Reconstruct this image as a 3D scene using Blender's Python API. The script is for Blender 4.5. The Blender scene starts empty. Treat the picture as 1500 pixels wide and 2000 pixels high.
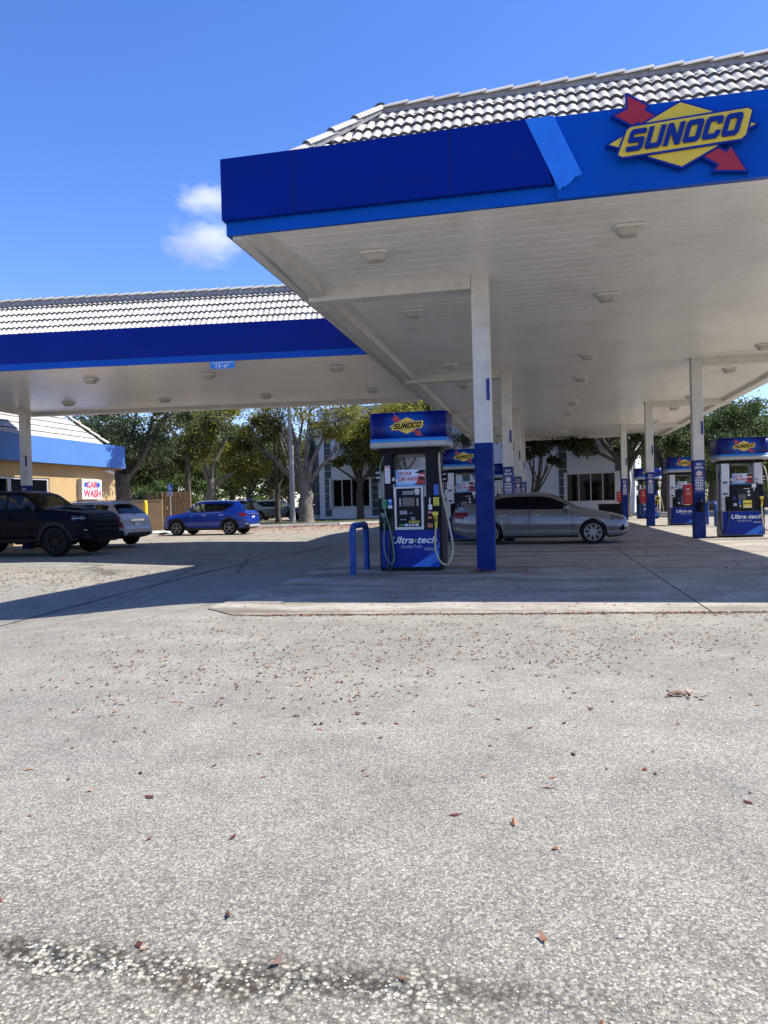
import bpy, bmesh, math, random
from mathutils import Vector, Matrix
R = random.Random(7)
scene = bpy.context.scene
COL = scene.collection
PI = math.pi

# ------------------------------------------------------------------ materials
def mat(name, color, rough=0.6, metal=0.0, spec=0.5, var=0.0, vscale=3.0, bump=0.0, bscale=40.0, coat=0.0, trans=0.0, dirt=None, dscale=1.2, damt=0.4):
    m = bpy.data.materials.new(name); m.use_nodes = True
    nt = m.node_tree; b = nt.nodes['Principled BSDF']
    b.inputs['Base Color'].default_value = (*color, 1)
    b.inputs['Roughness'].default_value = rough
    b.inputs['Metallic'].default_value = metal
    b.inputs['Specular IOR Level'].default_value = spec
    b.inputs['Coat Weight'].default_value = coat
    b.inputs['Coat Roughness'].default_value = 0.05
    tc = None
    if var or bump or dirt:
        tc = nt.nodes.new('ShaderNodeTexCoord')
    src = None
    if var:
        n = nt.nodes.new('ShaderNodeTexNoise'); n.inputs['Scale'].default_value = vscale; n.inputs['Detail'].default_value = 6
        nt.links.new(tc.outputs['Object'], n.inputs['Vector'])
        mr = nt.nodes.new('ShaderNodeMapRange'); mr.inputs[1].default_value = .3; mr.inputs[2].default_value = .7
        mr.inputs[3].default_value = 1 - var; mr.inputs[4].default_value = 1 + var
        nt.links.new(n.outputs['Fac'], mr.inputs[0])
        mx = nt.nodes.new('ShaderNodeMix'); mx.data_type = 'RGBA'; mx.blend_type = 'MULTIPLY'; mx.inputs[0].default_value = 1
        mx.inputs[6].default_value = (*color, 1)
        nt.links.new(mr.outputs[0], mx.inputs[7]); src = mx.outputs[2]
    if dirt:
        n = nt.nodes.new('ShaderNodeTexNoise'); n.inputs['Scale'].default_value = dscale; n.inputs['Detail'].default_value = 8; n.inputs['Roughness'].default_value = .7
        nt.links.new(tc.outputs['Object'], n.inputs['Vector'])
        mr = nt.nodes.new('ShaderNodeMapRange'); mr.inputs[1].default_value = .5; mr.inputs[2].default_value = .75
        mr.inputs[3].default_value = 0; mr.inputs[4].default_value = damt
        nt.links.new(n.outputs['Fac'], mr.inputs[0])
        mx = nt.nodes.new('ShaderNodeMix'); mx.data_type = 'RGBA'
        mx.inputs[6].default_value = (*color, 1); mx.inputs[7].default_value = (*dirt, 1)
        nt.links.new(mr.outputs[0], mx.inputs[0])
        if src: nt.links.new(src, mx.inputs[6])
        src = mx.outputs[2]
    if src: nt.links.new(src, b.inputs['Base Color'])
    if bump:
        n = nt.nodes.new('ShaderNodeTexNoise'); n.inputs['Scale'].default_value = bscale; n.inputs['Detail'].default_value = 5
        nt.links.new(tc.outputs['Object'], n.inputs['Vector'])
        bp = nt.nodes.new('ShaderNodeBump'); bp.inputs['Strength'].default_value = bump; bp.inputs['Distance'].default_value = .02
        nt.links.new(n.outputs['Fac'], bp.inputs['Height']); nt.links.new(bp.outputs[0], b.inputs['Normal'])
    return m

M = {}
M['navy'] = mat('navy_panel', (.0005, .0145, .22), .16, spec=.16, var=.10, vscale=.6, dirt=(.012, .022, .16), dscale=2.5, damt=.3, bump=.05, bscale=1.1)
M['blue'] = mat('mid_blue_panel', (.0005, .080, .45), .2, spec=.18, var=.08, vscale=.8, dirt=(.01, .08, .36), dscale=2.2, damt=.4, bump=.04, bscale=1.1)
M['skyblue'] = mat('sky_blue_panel', (.015, .20, .80), .4, var=.08, vscale=6)
M['shopblue'] = mat('shop_fascia_blue', (.085, .21, .52), .55, var=.06, vscale=.7)
M['shopnavy'] = mat('shop_fascia_navy', (.006, .022, .15), .55, var=.06, vscale=.7)
M['white'] = mat('white_paint', (.72, .72, .70), .45, var=.05, vscale=1.5, dirt=(.33, .31, .27), dscale=2.0, damt=.35)
M['soffit'] = mat('soffit_metal', (.82, .80, .75), .28, var=.07, vscale=.5, dirt=(.50, .46, .38), dscale=1.3, damt=.45)
M['beam'] = mat('beam_white', (.66, .64, .59), .5, var=.06, vscale=2, dirt=(.28, .27, .24), dscale=7, damt=.5)
M['colwhite'] = mat('column_white', (.62, .61, .57), .5, var=.08, vscale=2, dirt=(.33, .29, .22), dscale=2.2, damt=.5)
M['colblue'] = mat('column_blue', (.0005, .019, .145), .45, spec=.15, var=.2, vscale=4, dirt=(.045, .06, .13), dscale=3.5, damt=.5)
M['pipeblue'] = mat('pipe_blue', (.001, .055, .26), .4, spec=.25, var=.2, vscale=9, dirt=(.25, .33, .45), dscale=14, damt=.3)
M['black'] = mat('black_plastic', (.006, .006, .008), .45, spec=.15, var=.15, vscale=8)
M['dark'] = mat('dark_grey_plastic', (.014, .016, .020), .5, spec=.2, var=.15, vscale=8)
M['charcoal'] = mat('charcoal_panel', (.006, .008, .016), .4, spec=.15)
M['grey'] = mat('mid_grey', (.22, .22, .22), .5, var=.1)
M['silver'] = mat('silver_metal', (.50, .51, .52), .38, metal=.35, var=.08, vscale=5)
M['trimgrey'] = mat('trim_grey', (.40, .40, .39), .45, var=.06)
M['lettwhite'] = mat('letter_white', (.80, .80, .80), .5)
M['lettgrey'] = mat('letter_grey', (.45, .47, .5), .5)
M['yellow'] = mat('sign_yellow', (.80, .55, .035), .35, var=.04)
M['labelyellow'] = mat('label_yellow', (.80, .62, .05), .4)
M['red'] = mat('sign_red', (.42, .015, .025), .35, var=.04)
M['redbox'] = mat('red_box', (.42, .012, .02), .4, var=.1)
M['letnavy'] = mat('letter_navy', (.001, .018, .20), .28, spec=.3, coat=.2)
M['edgeblue'] = mat('edge_blue', (.001, .018, .24), .3, spec=.3, coat=.1)
M['decalblue'] = mat('decal_blue', (.0008, .024, .24), .35, spec=.18, var=.05)
M['decalsky'] = mat('decal_sky', (.012, .16, .62), .35)
M['decalcyan'] = mat('decal_cyan', (.01, .26, .72), .35)
M['green'] = mat('label_green', (.0, .28, .07), .4)
M['lblblue'] = mat('label_blue', (.02, .12, .50), .4)
M['orange'] = mat('label_orange', (.62, .22, .08), .5)
M['pink'] = mat('label_pink', (.62, .2, .2), .5)
M['paper'] = mat('paper_white', (.75, .74, .72), .6, var=.03)
M['screen'] = mat('screen_glass', (.05, .07, .095), .12)
M['tanhose'] = mat('tan_hose', (.48, .42, .27), .5, var=.12, vscale=12)
M['greenhose'] = mat('green_hose', (.10, .19, .15), .45)
M['blackhose'] = mat('black_hose', (.02, .02, .022), .5)
M['adblue'] = mat('ad_blue', (.12, .36, .66), .4, var=.15, vscale=6)
M['adpale'] = mat('ad_pale', (.55, .66, .78), .4, var=.2, vscale=5)
M['adred'] = mat('ad_red', (.50, .04, .05), .4)
M['lens'] = mat('lamp_lens', (.46, .44, .39), .3, var=.1, vscale=9)
M['tile'] = mat('roof_tile', (.53, .485, .40), .8, spec=.25, var=.12, vscale=1.3, dirt=(.45, .39, .33), dscale=4, damt=.45, bump=.15, bscale=60)
for k_, c_ in (('b', (.47, .43, .37)), ('c', (.545, .48, .41)), ('d', (.55, .52, .46))): M['tile' + k_] = mat('roof_tile_' + {'b': 'grey', 'c': 'rosy', 'd': 'pale'}[k_], c_, .8, spec=.25, var=.14, vscale=1.7, dirt=(.36, .32, .28), dscale=5, damt=.5, bump=.15, bscale=60)
M['tile_edge_shade'] = mat('tile_butt_edge_shade', (.10, .094, .085), .9, var=.3, vscale=9)  # bare butt faces, colour darkened further to paint in the shade under each course
M['mortar'] = mat('roof_mortar', (.30, .29, .28), .9, var=.25, vscale=14, bump=.5, bscale=25)
M['stucco'] = mat('yellow_stucco', (.47, .325, .15), .85, var=.06, vscale=1.2, bump=.25, bscale=90)
M['tanstucco'] = mat('brown_stucco', (.28, .19, .10), .9, var=.12, vscale=1.2, bump=.25, bscale=70)
M['timber'] = mat('fence_timber', (.24, .15, .07), .8, var=.3, vscale=7, bump=.2, bscale=30)
M['timberlight'] = mat('fence_timber_light', (.42, .28, .13), .8, var=.25, vscale=7)
M['winframe'] = mat('window_frame', (.66, .66, .65), .4)
M['darkglass'] = mat('dark_glass', (.003, .004, .006), .06, spec=.12)
M['office'] = mat('office_wall', (.66, .68, .70), .75, var=.04, vscale=.8)
M['officetile'] = mat('office_tile', (.05, .075, .085), .4, var=.25, vscale=1.2)
M['officebase'] = mat('office_base', (.55, .56, .55), .8, var=.05)
M['kerb'] = mat('kerb_concrete', (.48, .47, .44), .9, var=.15, vscale=2, bump=.3, bscale=30)
M['paving'] = mat('paving_concrete', (.52, .50, .46), .9, var=.12, vscale=1)
M['grass'] = mat('verge_grass', (.055, .075, .022), .95, var=.45, vscale=.9, dirt=(.19, .10, .045), dscale=.5, damt=.8, bump=.8, bscale=12)
M['bark'] = mat('tree_bark', (.085, .068, .052), .95, var=.4, vscale=4, bump=.8, bscale=16)
M['palebark'] = mat('pale_bark', (.19, .16, .128), .9, var=.35, vscale=3, bump=.6, bscale=18)
M['pole'] = mat('pole_wood', (.30, .28, .25), .85, var=.2, vscale=3)
M['yellowpost'] = mat('yellow_post', (.80, .55, .02), .5)
M['tyre'] = mat('tyre_rubber', (.010, .010, .011), .85, spec=.2)
M['rim'] = mat('alloy_rim', (.32, .33, .34), .35, metal=.7)
M['rimdark'] = mat('dark_rim', (.012, .012, .014), .4, spec=.3)
M['chrome'] = mat('chrome_trim', (.75, .76, .78), .15, metal=1)
M['plastic'] = mat('car_cladding', (.014, .014, .016), .6, spec=.3)
M['lamp'] = mat('clear_lamp', (.07, .08, .09), .15, spec=.3, coat=.15)
M['tail'] = mat('red_lamp', (.17, .004, .006), .2, spec=.25, coat=.12)
M['plate'] = mat('number_plate', (.70, .72, .74), .4)
M['seam'] = mat('panel_gap', (.006, .006, .007), .8)
def paint(name, c, metal=.0, rough=.3, coat=.8):
    return mat(name, c, rough, metal=metal, coat=coat)
M['p_grey'] = paint('paint_grey', (.17, .175, .185), .5, .3)
M['p_blue'] = paint('paint_blue', (.001, .030, .27), .2, .3)
M['p_dark'] = mat('paint_midnight', (.0025, .0035, .009), .4, spec=.06, coat=.05)
M['p_white'] = paint('paint_pearl', (.44, .44, .43), .05, .35)
M['p_slate'] = paint('paint_slate', (.13, .155, .165), .35, .35)
M['p_navy'] = paint('paint_navy', (.015, .03, .07), .2, .3)
M['p_red'] = paint('paint_red', (.42, .012, .03), .1, .3)

def thin_glass(name, tint, alpha):
    m = bpy.data.materials.new(name); m.use_nodes = True; nt = m.node_tree
    b = nt.nodes['Principled BSDF']; b.inputs['Base Color'].default_value = (.004, .005, .006, 1); b.inputs['Roughness'].default_value = .03
    t = nt.nodes.new('ShaderNodeBsdfTransparent'); t.inputs[0].default_value = (*tint, 1)
    mx = nt.nodes.new('ShaderNodeMixShader'); mx.inputs[0].default_value = alpha
    nt.links.new(t.outputs[0], mx.inputs[1]); nt.links.new(b.outputs[0], mx.inputs[2])
    nt.links.new(mx.outputs[0], nt.nodes['Material Output'].inputs[0]); return m
M['glass'] = thin_glass('car_glass', (.55, .62, .58), .35)
M['privacy'] = thin_glass('privacy_glass', (.22, .24, .25), .72)

def leaf_mat(name, c1, c2, c3, tr=.45):
    m = bpy.data.materials.new(name); m.use_nodes = True; nt = m.node_tree
    for n in list(nt.nodes):
        if n.type == 'BSDF_PRINCIPLED': nt.nodes.remove(n)
    g = nt.nodes.new('ShaderNodeNewGeometry')
    cr = nt.nodes.new('ShaderNodeValToRGB'); e = cr.color_ramp.elements
    e[0].color = (*c1, 1); e[1].color = (*c3, 1); k = e.new(.55); k.color = (*c2, 1)
    nt.links.new(g.outputs['Random Per Island'], cr.inputs[0])
    d = nt.nodes.new('ShaderNodeBsdfPrincipled'); d.inputs['Roughness'].default_value = .45; d.inputs['Specular IOR Level'].default_value = .35
    t = nt.nodes.new('ShaderNodeBsdfTranslucent')
    hs = nt.nodes.new('ShaderNodeHueSaturation'); hs.inputs['Value'].default_value = 1.5; hs.inputs['Saturation'].default_value = 1.1
    nt.links.new(cr.outputs[0], d.inputs['Base Color']); nt.links.new(cr.outputs[0], hs.inputs['Color']); nt.links.new(hs.outputs[0], t.inputs[0])
    mx = nt.nodes.new('ShaderNodeMixShader'); mx.inputs[0].default_value = tr
    nt.links.new(d.outputs[0], mx.inputs[1]); nt.links.new(t.outputs[0], mx.inputs[2])
    nt.links.new(mx.outputs[0], nt.nodes['Material Output'].inputs[0]); return m
M['leafdark'] = leaf_mat('leaf_dark', (.030, .046, .016), (.060, .082, .030), (.13, .15, .075))
M['leafgreen'] = leaf_mat('leaf_green', (.042, .075, .018), (.08, .135, .028), (.16, .21, .065))
M['leafgold'] = leaf_mat('leaf_gold', (.115, .125, .022), (.24, .225, .036), (.42, .36, .085), .5)
M['leafmix'] = leaf_mat('leaf_mix', (.06, .085, .020), (.13, .145, .032), (.29, .25, .075))
M['leafdry'] = leaf_mat('leaf_dry', (.075, .022, .015), (.18, .06, .034), (.36, .18, .08), .08)

# ------------------------------------------------------------------ helpers
class MB:
    """collects geometry for ONE mesh object; faces carry a material slot index"""
    def __init__(s): s.v = []; s.f = []; s.m = []; s.sm = []; s.mats = []
    def slot(s, m):
        if m not in s.mats: s.mats.append(m)
        return s.mats.index(m)
    def add(s, verts, faces, m, smooth=False):
        o = len(s.v); k = s.slot(m)
        s.v += [tuple(p) for p in verts]
        for f in faces: s.f.append(tuple(i + o for i in f)); s.m.append(k); s.sm.append(smooth)
        return s
    def box(s, x0, x1, y0, y1, z0, z1, m):
        v = [(x, y, z) for z in (z0, z1) for y in (y0, y1) for x in (x0, x1)]
        return s.add(v, [(0, 2, 3, 1), (4, 5, 7, 6), (0, 1, 5, 4), (2, 6, 7, 3), (0, 4, 6, 2), (1, 3, 7, 5)], m)
    def obox(s, c, ax, hs, m):
        c = Vector(c); ax = [Vector(a) for a in ax]
        v = []
        for k in (-1, 1):
            for j in (-1, 1):
                for i in (-1, 1): v.append(c + ax[0] * hs[0] * i + ax[1] * hs[1] * j + ax[2] * hs[2] * k)
        return s.add(v, [(0, 2, 3, 1), (4, 5, 7, 6), (0, 1, 5, 4), (2, 6, 7, 3), (0, 4, 6, 2), (1, 3, 7, 5)], m)
    def bevbox(s, x0, x1, y0, y1, z0, z1, r, m):
        """box with rounded vertical edges"""
        pts = []
        for cx, cy, a0 in ((x1 - r, y1 - r, 0), (x0 + r, y1 - r, 90), (x0 + r, y0 + r, 180), (x1 - r, y0 + r, 270)):
            for k in range(5):
                a = math.radians(a0 + 22.5 * k); pts.append((cx + r * math.cos(a), cy + r * math.sin(a)))
        return s.prism(pts, z0, z1, m)
    def prism(s, pts, z0, z1, m, smooth=False):
        n = len(pts)
        v = [(x, y, z0) for x, y in pts] + [(x, y, z1) for x, y in pts]
        f = [tuple(range(n - 1, -1, -1)), tuple(range(n, 2 * n))]
        s.add(v, f, m)
        o = len(s.v) - 2 * n; k = s.slot(m)
        for i in range(n):
            j = (i + 1) % n; s.f.append((o + i, o + j, o + n + j, o + n + i)); s.m.append(k); s.sm.append(smooth)
        return s
    def plate(s, pts, y, t, m):
        """polygon in XZ (counter-clockwise seen from -Y), front face at y, thickness t towards +Y"""
        n = len(pts)
        v = [(x, y, z) for x, z in pts] + [(x, y + t, z) for x, z in pts]
        f = [tuple(range(n)), tuple(range(2 * n - 1, n - 1, -1))]
        f += [(i, n + i, n + (i + 1) % n, (i + 1) % n) for i in range(n)]
        return s.add(v, f, m)
    def rect(s, x0, x1, z0, z1, y, t, m): return s.plate([(x0, z0), (x1, z0), (x1, z1), (x0, z1)], y, t, m)
    def tube(s, pts, rad, m, n=8, caps=True):
        pts = [Vector(p) for p in pts]
        rs = rad if isinstance(rad, (list, tuple)) else [rad] * len(pts)
        rings = []; up = None
        for i, p in enumerate(pts):
            d = (pts[min(i + 1, len(pts) - 1)] - pts[max(i - 1, 0)])
            if d.length < 1e-9: d = Vector((0, 0, 1))
            d.normalize()
            if up is None:
                up = Vector((0, 0, 1)) if abs(d.z) < .9 else Vector((1, 0, 0))
            a = d.cross(up)
            if a.length < 1e-6: a = d.cross(Vector((0, 1, 0)))
            a.normalize(); b = a.cross(d).normalized(); up = b
            rings.append([p + (a * math.cos(2 * PI * k / n) + b * math.sin(2 * PI * k / n)) * rs[i] for k in range(n)])
        v = [q for r in rings for q in r]; f = []
        for i in range(len(rings) - 1):
            for k in range(n):
                k2 = (k + 1) % n; f.append((i * n + k, i * n + k2, (i + 1) * n + k2, (i + 1) * n + k))
        s.add(v, f, m, True)
        if caps:
            s.add(rings[0], [tuple(range(n))], m); s.add(rings[-1], [tuple(range(n - 1, -1, -1))], m)
        return s
    def lathe(s, prof, c, axis, m, n=24, smooth=True):
        """prof: (radius, height) along axis from centre c"""
        ax = Vector(axis).normalized(); a = ax.orthogonal().normalized(); b = ax.cross(a); c = Vector(c)
        v = []; f = []
        for r, h in prof:
            for k in range(n):
                t = 2 * PI * k / n; v.append(c + ax * h + (a * math.cos(t) + b * math.sin(t)) * r)
        for i in range(len(prof) - 1):
            for k in range(n):
                k2 = (k + 1) % n; f.append((i * n + k, i * n + k2, (i + 1) * n + k2, (i + 1) * n + k))
        return s.add(v, f, m, smooth)
    def text(s, txt, x, y, z, size, m, t=.004, shear=0., bold=0., center=True, width=None):
        v, f, w = text_geo(txt, shear, bold)
        k = size
        kx = k if width is None else width / max(w, 1e-6)
        ox = x - (w * kx / 2 if center else 0)
        n = len(v)
        vv = [(ox + a * kx, y, z + b * k) for a, b in v]
        return s.add(vv, f, m)
    def build(s, name, parent=None, loc=None, fixn=True):
        me = bpy.data.meshes.new(name)
        me.from_pydata(s.v, [], s.f)
        for mm in s.mats: me.materials.append(mm)
        me.polygons.foreach_set('material_index', s.m); me.polygons.foreach_set('use_smooth', s.sm)
        me.update()
        if fixn and len(s.f) < 60000:
            bm = bmesh.new(); bm.from_mesh(me); bmesh.ops.recalc_face_normals(bm, faces=bm.faces); bm.to_mesh(me); bm.free()
        o = bpy.data.objects.new(name, me); COL.objects.link(o)
        if parent: o.parent = parent
        if loc: o.location = loc
        return o

_tc = {}
def text_geo(txt, shear, bold):
    key = (txt, shear, bold)
    if key in _tc: return _tc[key]
    cu = bpy.data.curves.new('t', 'FONT'); cu.body = txt; cu.shear = shear; cu.offset = bold; cu.resolution_u = 3
    ob = bpy.data.objects.new('t', cu); COL.objects.link(ob)
    dg = bpy.context.evaluated_depsgraph_get(); dg.update()
    me = ob.evaluated_get(dg).to_mesh()
    v = [(p.co.x, p.co.y) for p in me.vertices]; f = []
    for p in me.polygons:
        idx = list(p.vertices)
        a = sum(v[idx[i]][0] * v[idx[(i + 1) % len(idx)]][1] - v[idx[(i + 1) % len(idx)]][0] * v[idx[i]][1] for i in range(len(idx)))
        f.append(tuple(idx if a > 0 else idx[::-1]))
    ob.evaluated_get(dg).to_mesh_clear()
    bpy.data.objects.remove(ob); bpy.data.curves.remove(cu)
    x0 = min(a for a, b in v); x1 = max(a for a, b in v)
    v = [(a - x0, b) for a, b in v]
    _tc[key] = (v, f, x1 - x0); return _tc[key]

def tag(o, label=None, cat=None, group=None, kind=None):
    if label: o['label'] = label
    if cat: o['category'] = cat
    if group: o['group'] = group
    if kind: o['kind'] = kind
    return o
def empty(name, loc, rz=0.0, label=None, cat=None, group=None):
    o = bpy.data.objects.new(name, None); COL.objects.link(o); o.empty_display_size = .2
    o.location = loc; o.rotation_euler = (0, 0, rz); return tag(o, label, cat, group)
def kids(o): return [c for c in bpy.data.objects if c.parent == o]
def copy_tree(o, parent=None):
    c = o.copy(); COL.objects.link(c)
    if parent: c.parent = parent
    for ch in kids(o): copy_tree(ch, c)
    return c
def pchip(P, x):
    if x <= P[0][0]: return P[0][1]
    if x >= P[-1][0]: return P[-1][1]
    for i in range(len(P) - 1):
        if x <= P[i + 1][0]: break
    def sl(k): return (P[k + 1][1] - P[k][1]) / (P[k + 1][0] - P[k][0])
    def tg(k):
        if k == 0: return sl(0)
        if k == len(P) - 1: return sl(k - 1)
        a, b = sl(k - 1), sl(k)
        return 0 if a * b <= 0 else 2 * a * b / (a + b)
    h = P[i + 1][0] - P[i][0]; t = (x - P[i][0]) / h
    a, b, c, d = 2*t**3 - 3*t*t + 1, t**3 - 2*t*t + t, -2*t**3 + 3*t*t, t**3 - t*t
    return a * P[i][1] + b * h * tg(i) + c * P[i + 1][1] + d * h * tg(i + 1)

# ------------------------------------------------------------------ ground heights
def smooth(a, b, x):
    t = min(1, max(0, (x - a) / (b - a))); return t * t * (3 - 2 * t)
def gz(x, y):
    """drive dips into a shallow gutter left of the concrete apron"""
    d = -.27 * smooth(-4.0, -8.0, x) + .17 * smooth(-8.5, -13.5, x)
    d *= 1 - smooth(24, 31, y)
    d *= smooth(1.0, 8.0, y)
    return d - .012
# ------------------------------------------------------------------ brand emblem (generic vector shapes), u = half width of the diamond
def bar_letter(rects, polys=()):
    return [[(a, b), (c, b), (c, d), (a, d)] for a, b, c, d in rects] + list(polys)
W_, S_ = .82, .25
def cbar(x0, y0, x1, y1, cut, corners):
    """rectangle with chamfered corners: corners is a string of bl br tr tl flags"""
    p = []
    p += [(x0 + cut, y0)] if 'a' in corners else [(x0, y0)]
    p += [(x1 - cut, y0), (x1, y0 + cut)] if 'b' in corners else [(x1, y0)]
    p += [(x1, y1 - cut), (x1 - cut, y1)] if 'c' in corners else [(x1, y1)]
    p += [(x0 + cut, y1), (x0, y1 - cut)] if 'd' in corners else [(x0, y1)]
    if 'a' in corners: p += [(x0, y0 + cut)]
    return p
LET = {
 'S': [cbar(0, .77, W_, 1, .1, 'cd'), [(0, .62), (S_, .62), (S_, .77), (0, .77)], cbar(0, .39, W_, .62, .1, 'ac'), [(W_ - S_, .23), (W_, .23), (W_, .39), (W_ - S_, .39)], cbar(0, 0, W_, .23, .1, 'ab')],
 'U': [[(0, .23), (S_, .23), (S_, 1), (0, 1)], [(W_ - S_, .23), (W_, .23), (W_, 1), (W_ - S_, 1)], cbar(0, 0, W_, .23, .12, 'ab')],
 'N': [[(0, 0), (S_, 0), (S_, 1), (0, 1)], [(W_ - S_, 0), (W_, 0), (W_, 1), (W_ - S_, 1)], [(S_, .56), (W_ - S_, 0), (W_ - S_, .44), (S_, 1)]],
 'O': [cbar(0, .77, W_, 1, .12, 'cd'), cbar(0, 0, W_, .23, .12, 'ab'), [(0, .23), (S_, .23), (S_, .77), (0, .77)], [(W_ - S_, .23), (W_, .23), (W_, .77), (W_ - S_, .77)]],
 'C': [cbar(0, .77, W_, 1, .12, 'cd'), cbar(0, 0, W_, .23, .12, 'ab'), [(0, .23), (S_, .23), (S_, .77), (0, .77)], [(W_ - S_, .23), (W_, .23), (W_, .36), (W_ - S_, .36)], [(W_ - S_, .64), (W_, .64), (W_, .77), (W_ - S_, .77)]],
}
DIA = [(0, -.43), (.93, .02), (0, .43), (-.93, -.02)]
BAND = [(-.70, .125), (-.65, .165), (.83, .225), (.88, .19), (.80, -.12), (.745, -.165), (-.77, -.225), (-.82, -.19)]
def grow(poly, d):
    """offset a polygon outwards by d (mitred)"""
    n = len(poly); a = sum(poly[i][0] * poly[(i + 1) % n][1] - poly[(i + 1) % n][0] * poly[i][1] for i in range(n))
    sg = 1 if a > 0 else -1; out = []
    for i in range(n):
        p0, p1, p2 = Vector(poly[i - 1]), Vector(poly[i]), Vector(poly[(i + 1) % n])
        d1 = (p1 - p0).normalized(); d2 = (p2 - p1).normalized()
        n1 = Vector((d1.y, -d1.x)) * sg; n2 = Vector((d2.y, -d2.x)) * sg
        b = (n1 + n2); b = b / max(b.length_squared / 2, .45)
        out.append(tuple(p1 + b * d))
    return out if a > 0 else out[::-1]
def arrow_polys():
    a, b = Vector((-.76, .50)), Vector((.80, -.56))
    d = (b - a).normalized(); n = Vector((-d.y, d.x)); L = (b - a).length
    def P(t, s): q = a + d * t + n * s; return (q.x, q.y)
    return [P(.0, .15), P(.10, .0), P(0.0, -.15), P(.30, -.15), P(.30, -.085), P(L - .33, -.085), P(L - .33, -.17), P(L, 0), P(L - .33, .17), P(L - .33, .085), P(.30, .085), P(.30, .15)]
def emblem(parent, x, y, z, u, th, letmat, raised=True):
    """parts: arrow, diamond, name_plate, lettering; layers step towards -Y"""
    out = []
    def tr(P): return [(x + a * u, z + b * u) for a, b in P]
    AR = arrow_polys(); o = .028
    e = MB(); e.plate(tr(grow(AR, o)), y - th, th, M['edgeblue'])
    e.plate(tr(AR), y - th - .003, .003, M['red']); out.append(e.build('arrow', parent))
    e = MB(); e.plate(tr(grow(DIA, o)), y - 1.35 * th, 1.35 * th - .002, M['edgeblue'])
    e.plate(tr(DIA), y - 1.35 * th - .003, .003, M['yellow']); out.append(e.build('diamond', parent))
    e = MB(); e.plate(tr(grow(BAND, o)), y - 1.7 * th - .004, .35 * th, M['edgeblue'])
    # thin swooshes that cut band from diamond
    e.plate(tr(BAND), y - 1.7 * th - .008, .003, M['yellow']); out.append(e.build('name_plate', parent))
    e = MB(); lx = -.735; lw = 1.46 / 6
    ls = .29; k = lw / .92
    for i, c in enumerate('SUNOCO'):
        for poly in LET[c]:
            q = []
            for px, py in poly:
                yy = py * ls; xx = lx + i * lw + px * k + .30 * yy
                q.append((xx, yy - .175 + .04 * (xx + .735)))
            yb = y - 1.7 * th - .008
            e.plate(tr(q), yb - (.025 if raised else .004), (.022 if raised else .003), letmat)
    out.append(e.build('lettering', parent))
    return out

# ------------------------------------------------------------------ barrel tile roof slope
def tile_slope(mb, o, ax, dn, up, length, s0, s1, courses, m, clip0=0., clip1=0., per=6, pitch=.158, amp=.023, rnd=None):
    """o: eave start; ax: along eave; up: up the slope; dn: outward normal. clip: how far each end moves in per metre up the slope"""
    o, ax, up, dn = Vector(o), Vector(ax), Vector(up), Vector(dn)
    ex = (s1 - s0) / courses
    for c in range(courses):
        a = s0 + c * ex; b = a + ex
        x0 = clip0 * (a + .5 * ex); x1 = length - clip1 * (a + .5 * ex)
        x0 = math.ceil(x0 / pitch) * pitch
        n = int((x1 - x0) / pitch)
        if n <= 0: continue
        v = []; f = []; g = []
        tot = n * per
        jit = [(R.random() - .5) * .03 for _ in range(n + 1)]; lift = [(R.random()) * .008 for _ in range(n + 1)]
        for i in range(tot + 1):
            t = i / per; x = x0 + t * pitch
            ph = (t % 1.0)
            h = amp * (math.sin(PI * min(1, ph / .72)) if ph < .72 else -.55 * math.sin(PI * (ph - .72) / .28))
            r = min(int(t), n)
            lo = o + ax * x + up * (a - .02 + jit[r] * .5) + dn * (.052 + h + lift[r])
            hi = o + ax * x + up * (b + .03) + dn * (.008 + h)
            ed = o + ax * x + up * (a - .02 + jit[r] * .5) + dn * (.020 + h)
            v += [lo, hi, ed]
        for i in range(tot):
            k = 3 * i; f.append((k, k + 3, k + 4, k + 1)); g.append((k + 2, k + 5, k + 3, k))
        f0 = len(mb.f); mb.add(v, f, m, False)
        if m is M['tile']:
            pick = [mb.slot(M[R.choice(('tile', 'tile', 'tileb', 'tilec', 'tiled', 'tiled'))]) for _ in range(n + 2)]
            for i in range(tot): mb.m[f0 + i] = pick[int(i / per / 2)]
        k0 = len(mb.v) - len(v); si = mb.slot(M['tile_edge_shade'])
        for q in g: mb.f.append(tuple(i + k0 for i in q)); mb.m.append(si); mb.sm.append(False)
def cap_row(mb, a, b, m, n, r=.10, side=None):
    a, b = Vector(a), Vector(b); d = (b - a) / n; dn = d.normalized()
    s = dn.cross(Vector((0, 0, 1))).normalized(); u = s.cross(dn).normalized()
    for i in range(n):
        p = a + d * i - dn * .05; q = a + d * (i + 1) + dn * .02
        v = []; f = []
        for pt, rr, lift in ((p, r * 1.08, .035), (q, r * .95, .0)):
            for k in range(7):
                t = PI * k / 6; v.append(pt + s * math.cos(t) * rr + u * (math.sin(t) * rr * .8 + lift))
        for pt, rr, lift in ((p, r * .9, .035),):
            for k in range(7):
                t = PI * k / 6; v.append(pt + s * math.cos(t) * rr + u * (math.sin(t) * rr * .62 + lift))
        for k in range(6):
            f.append((k, k + 1, 8 + k, 7 + k))
        mb.add(v, f, m, True)
        mb.add(v[:7] + v[14:], [(7 + k, 8 + k, k + 1, k) for k in range(6)], M['tile_edge_shade'])

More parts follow.
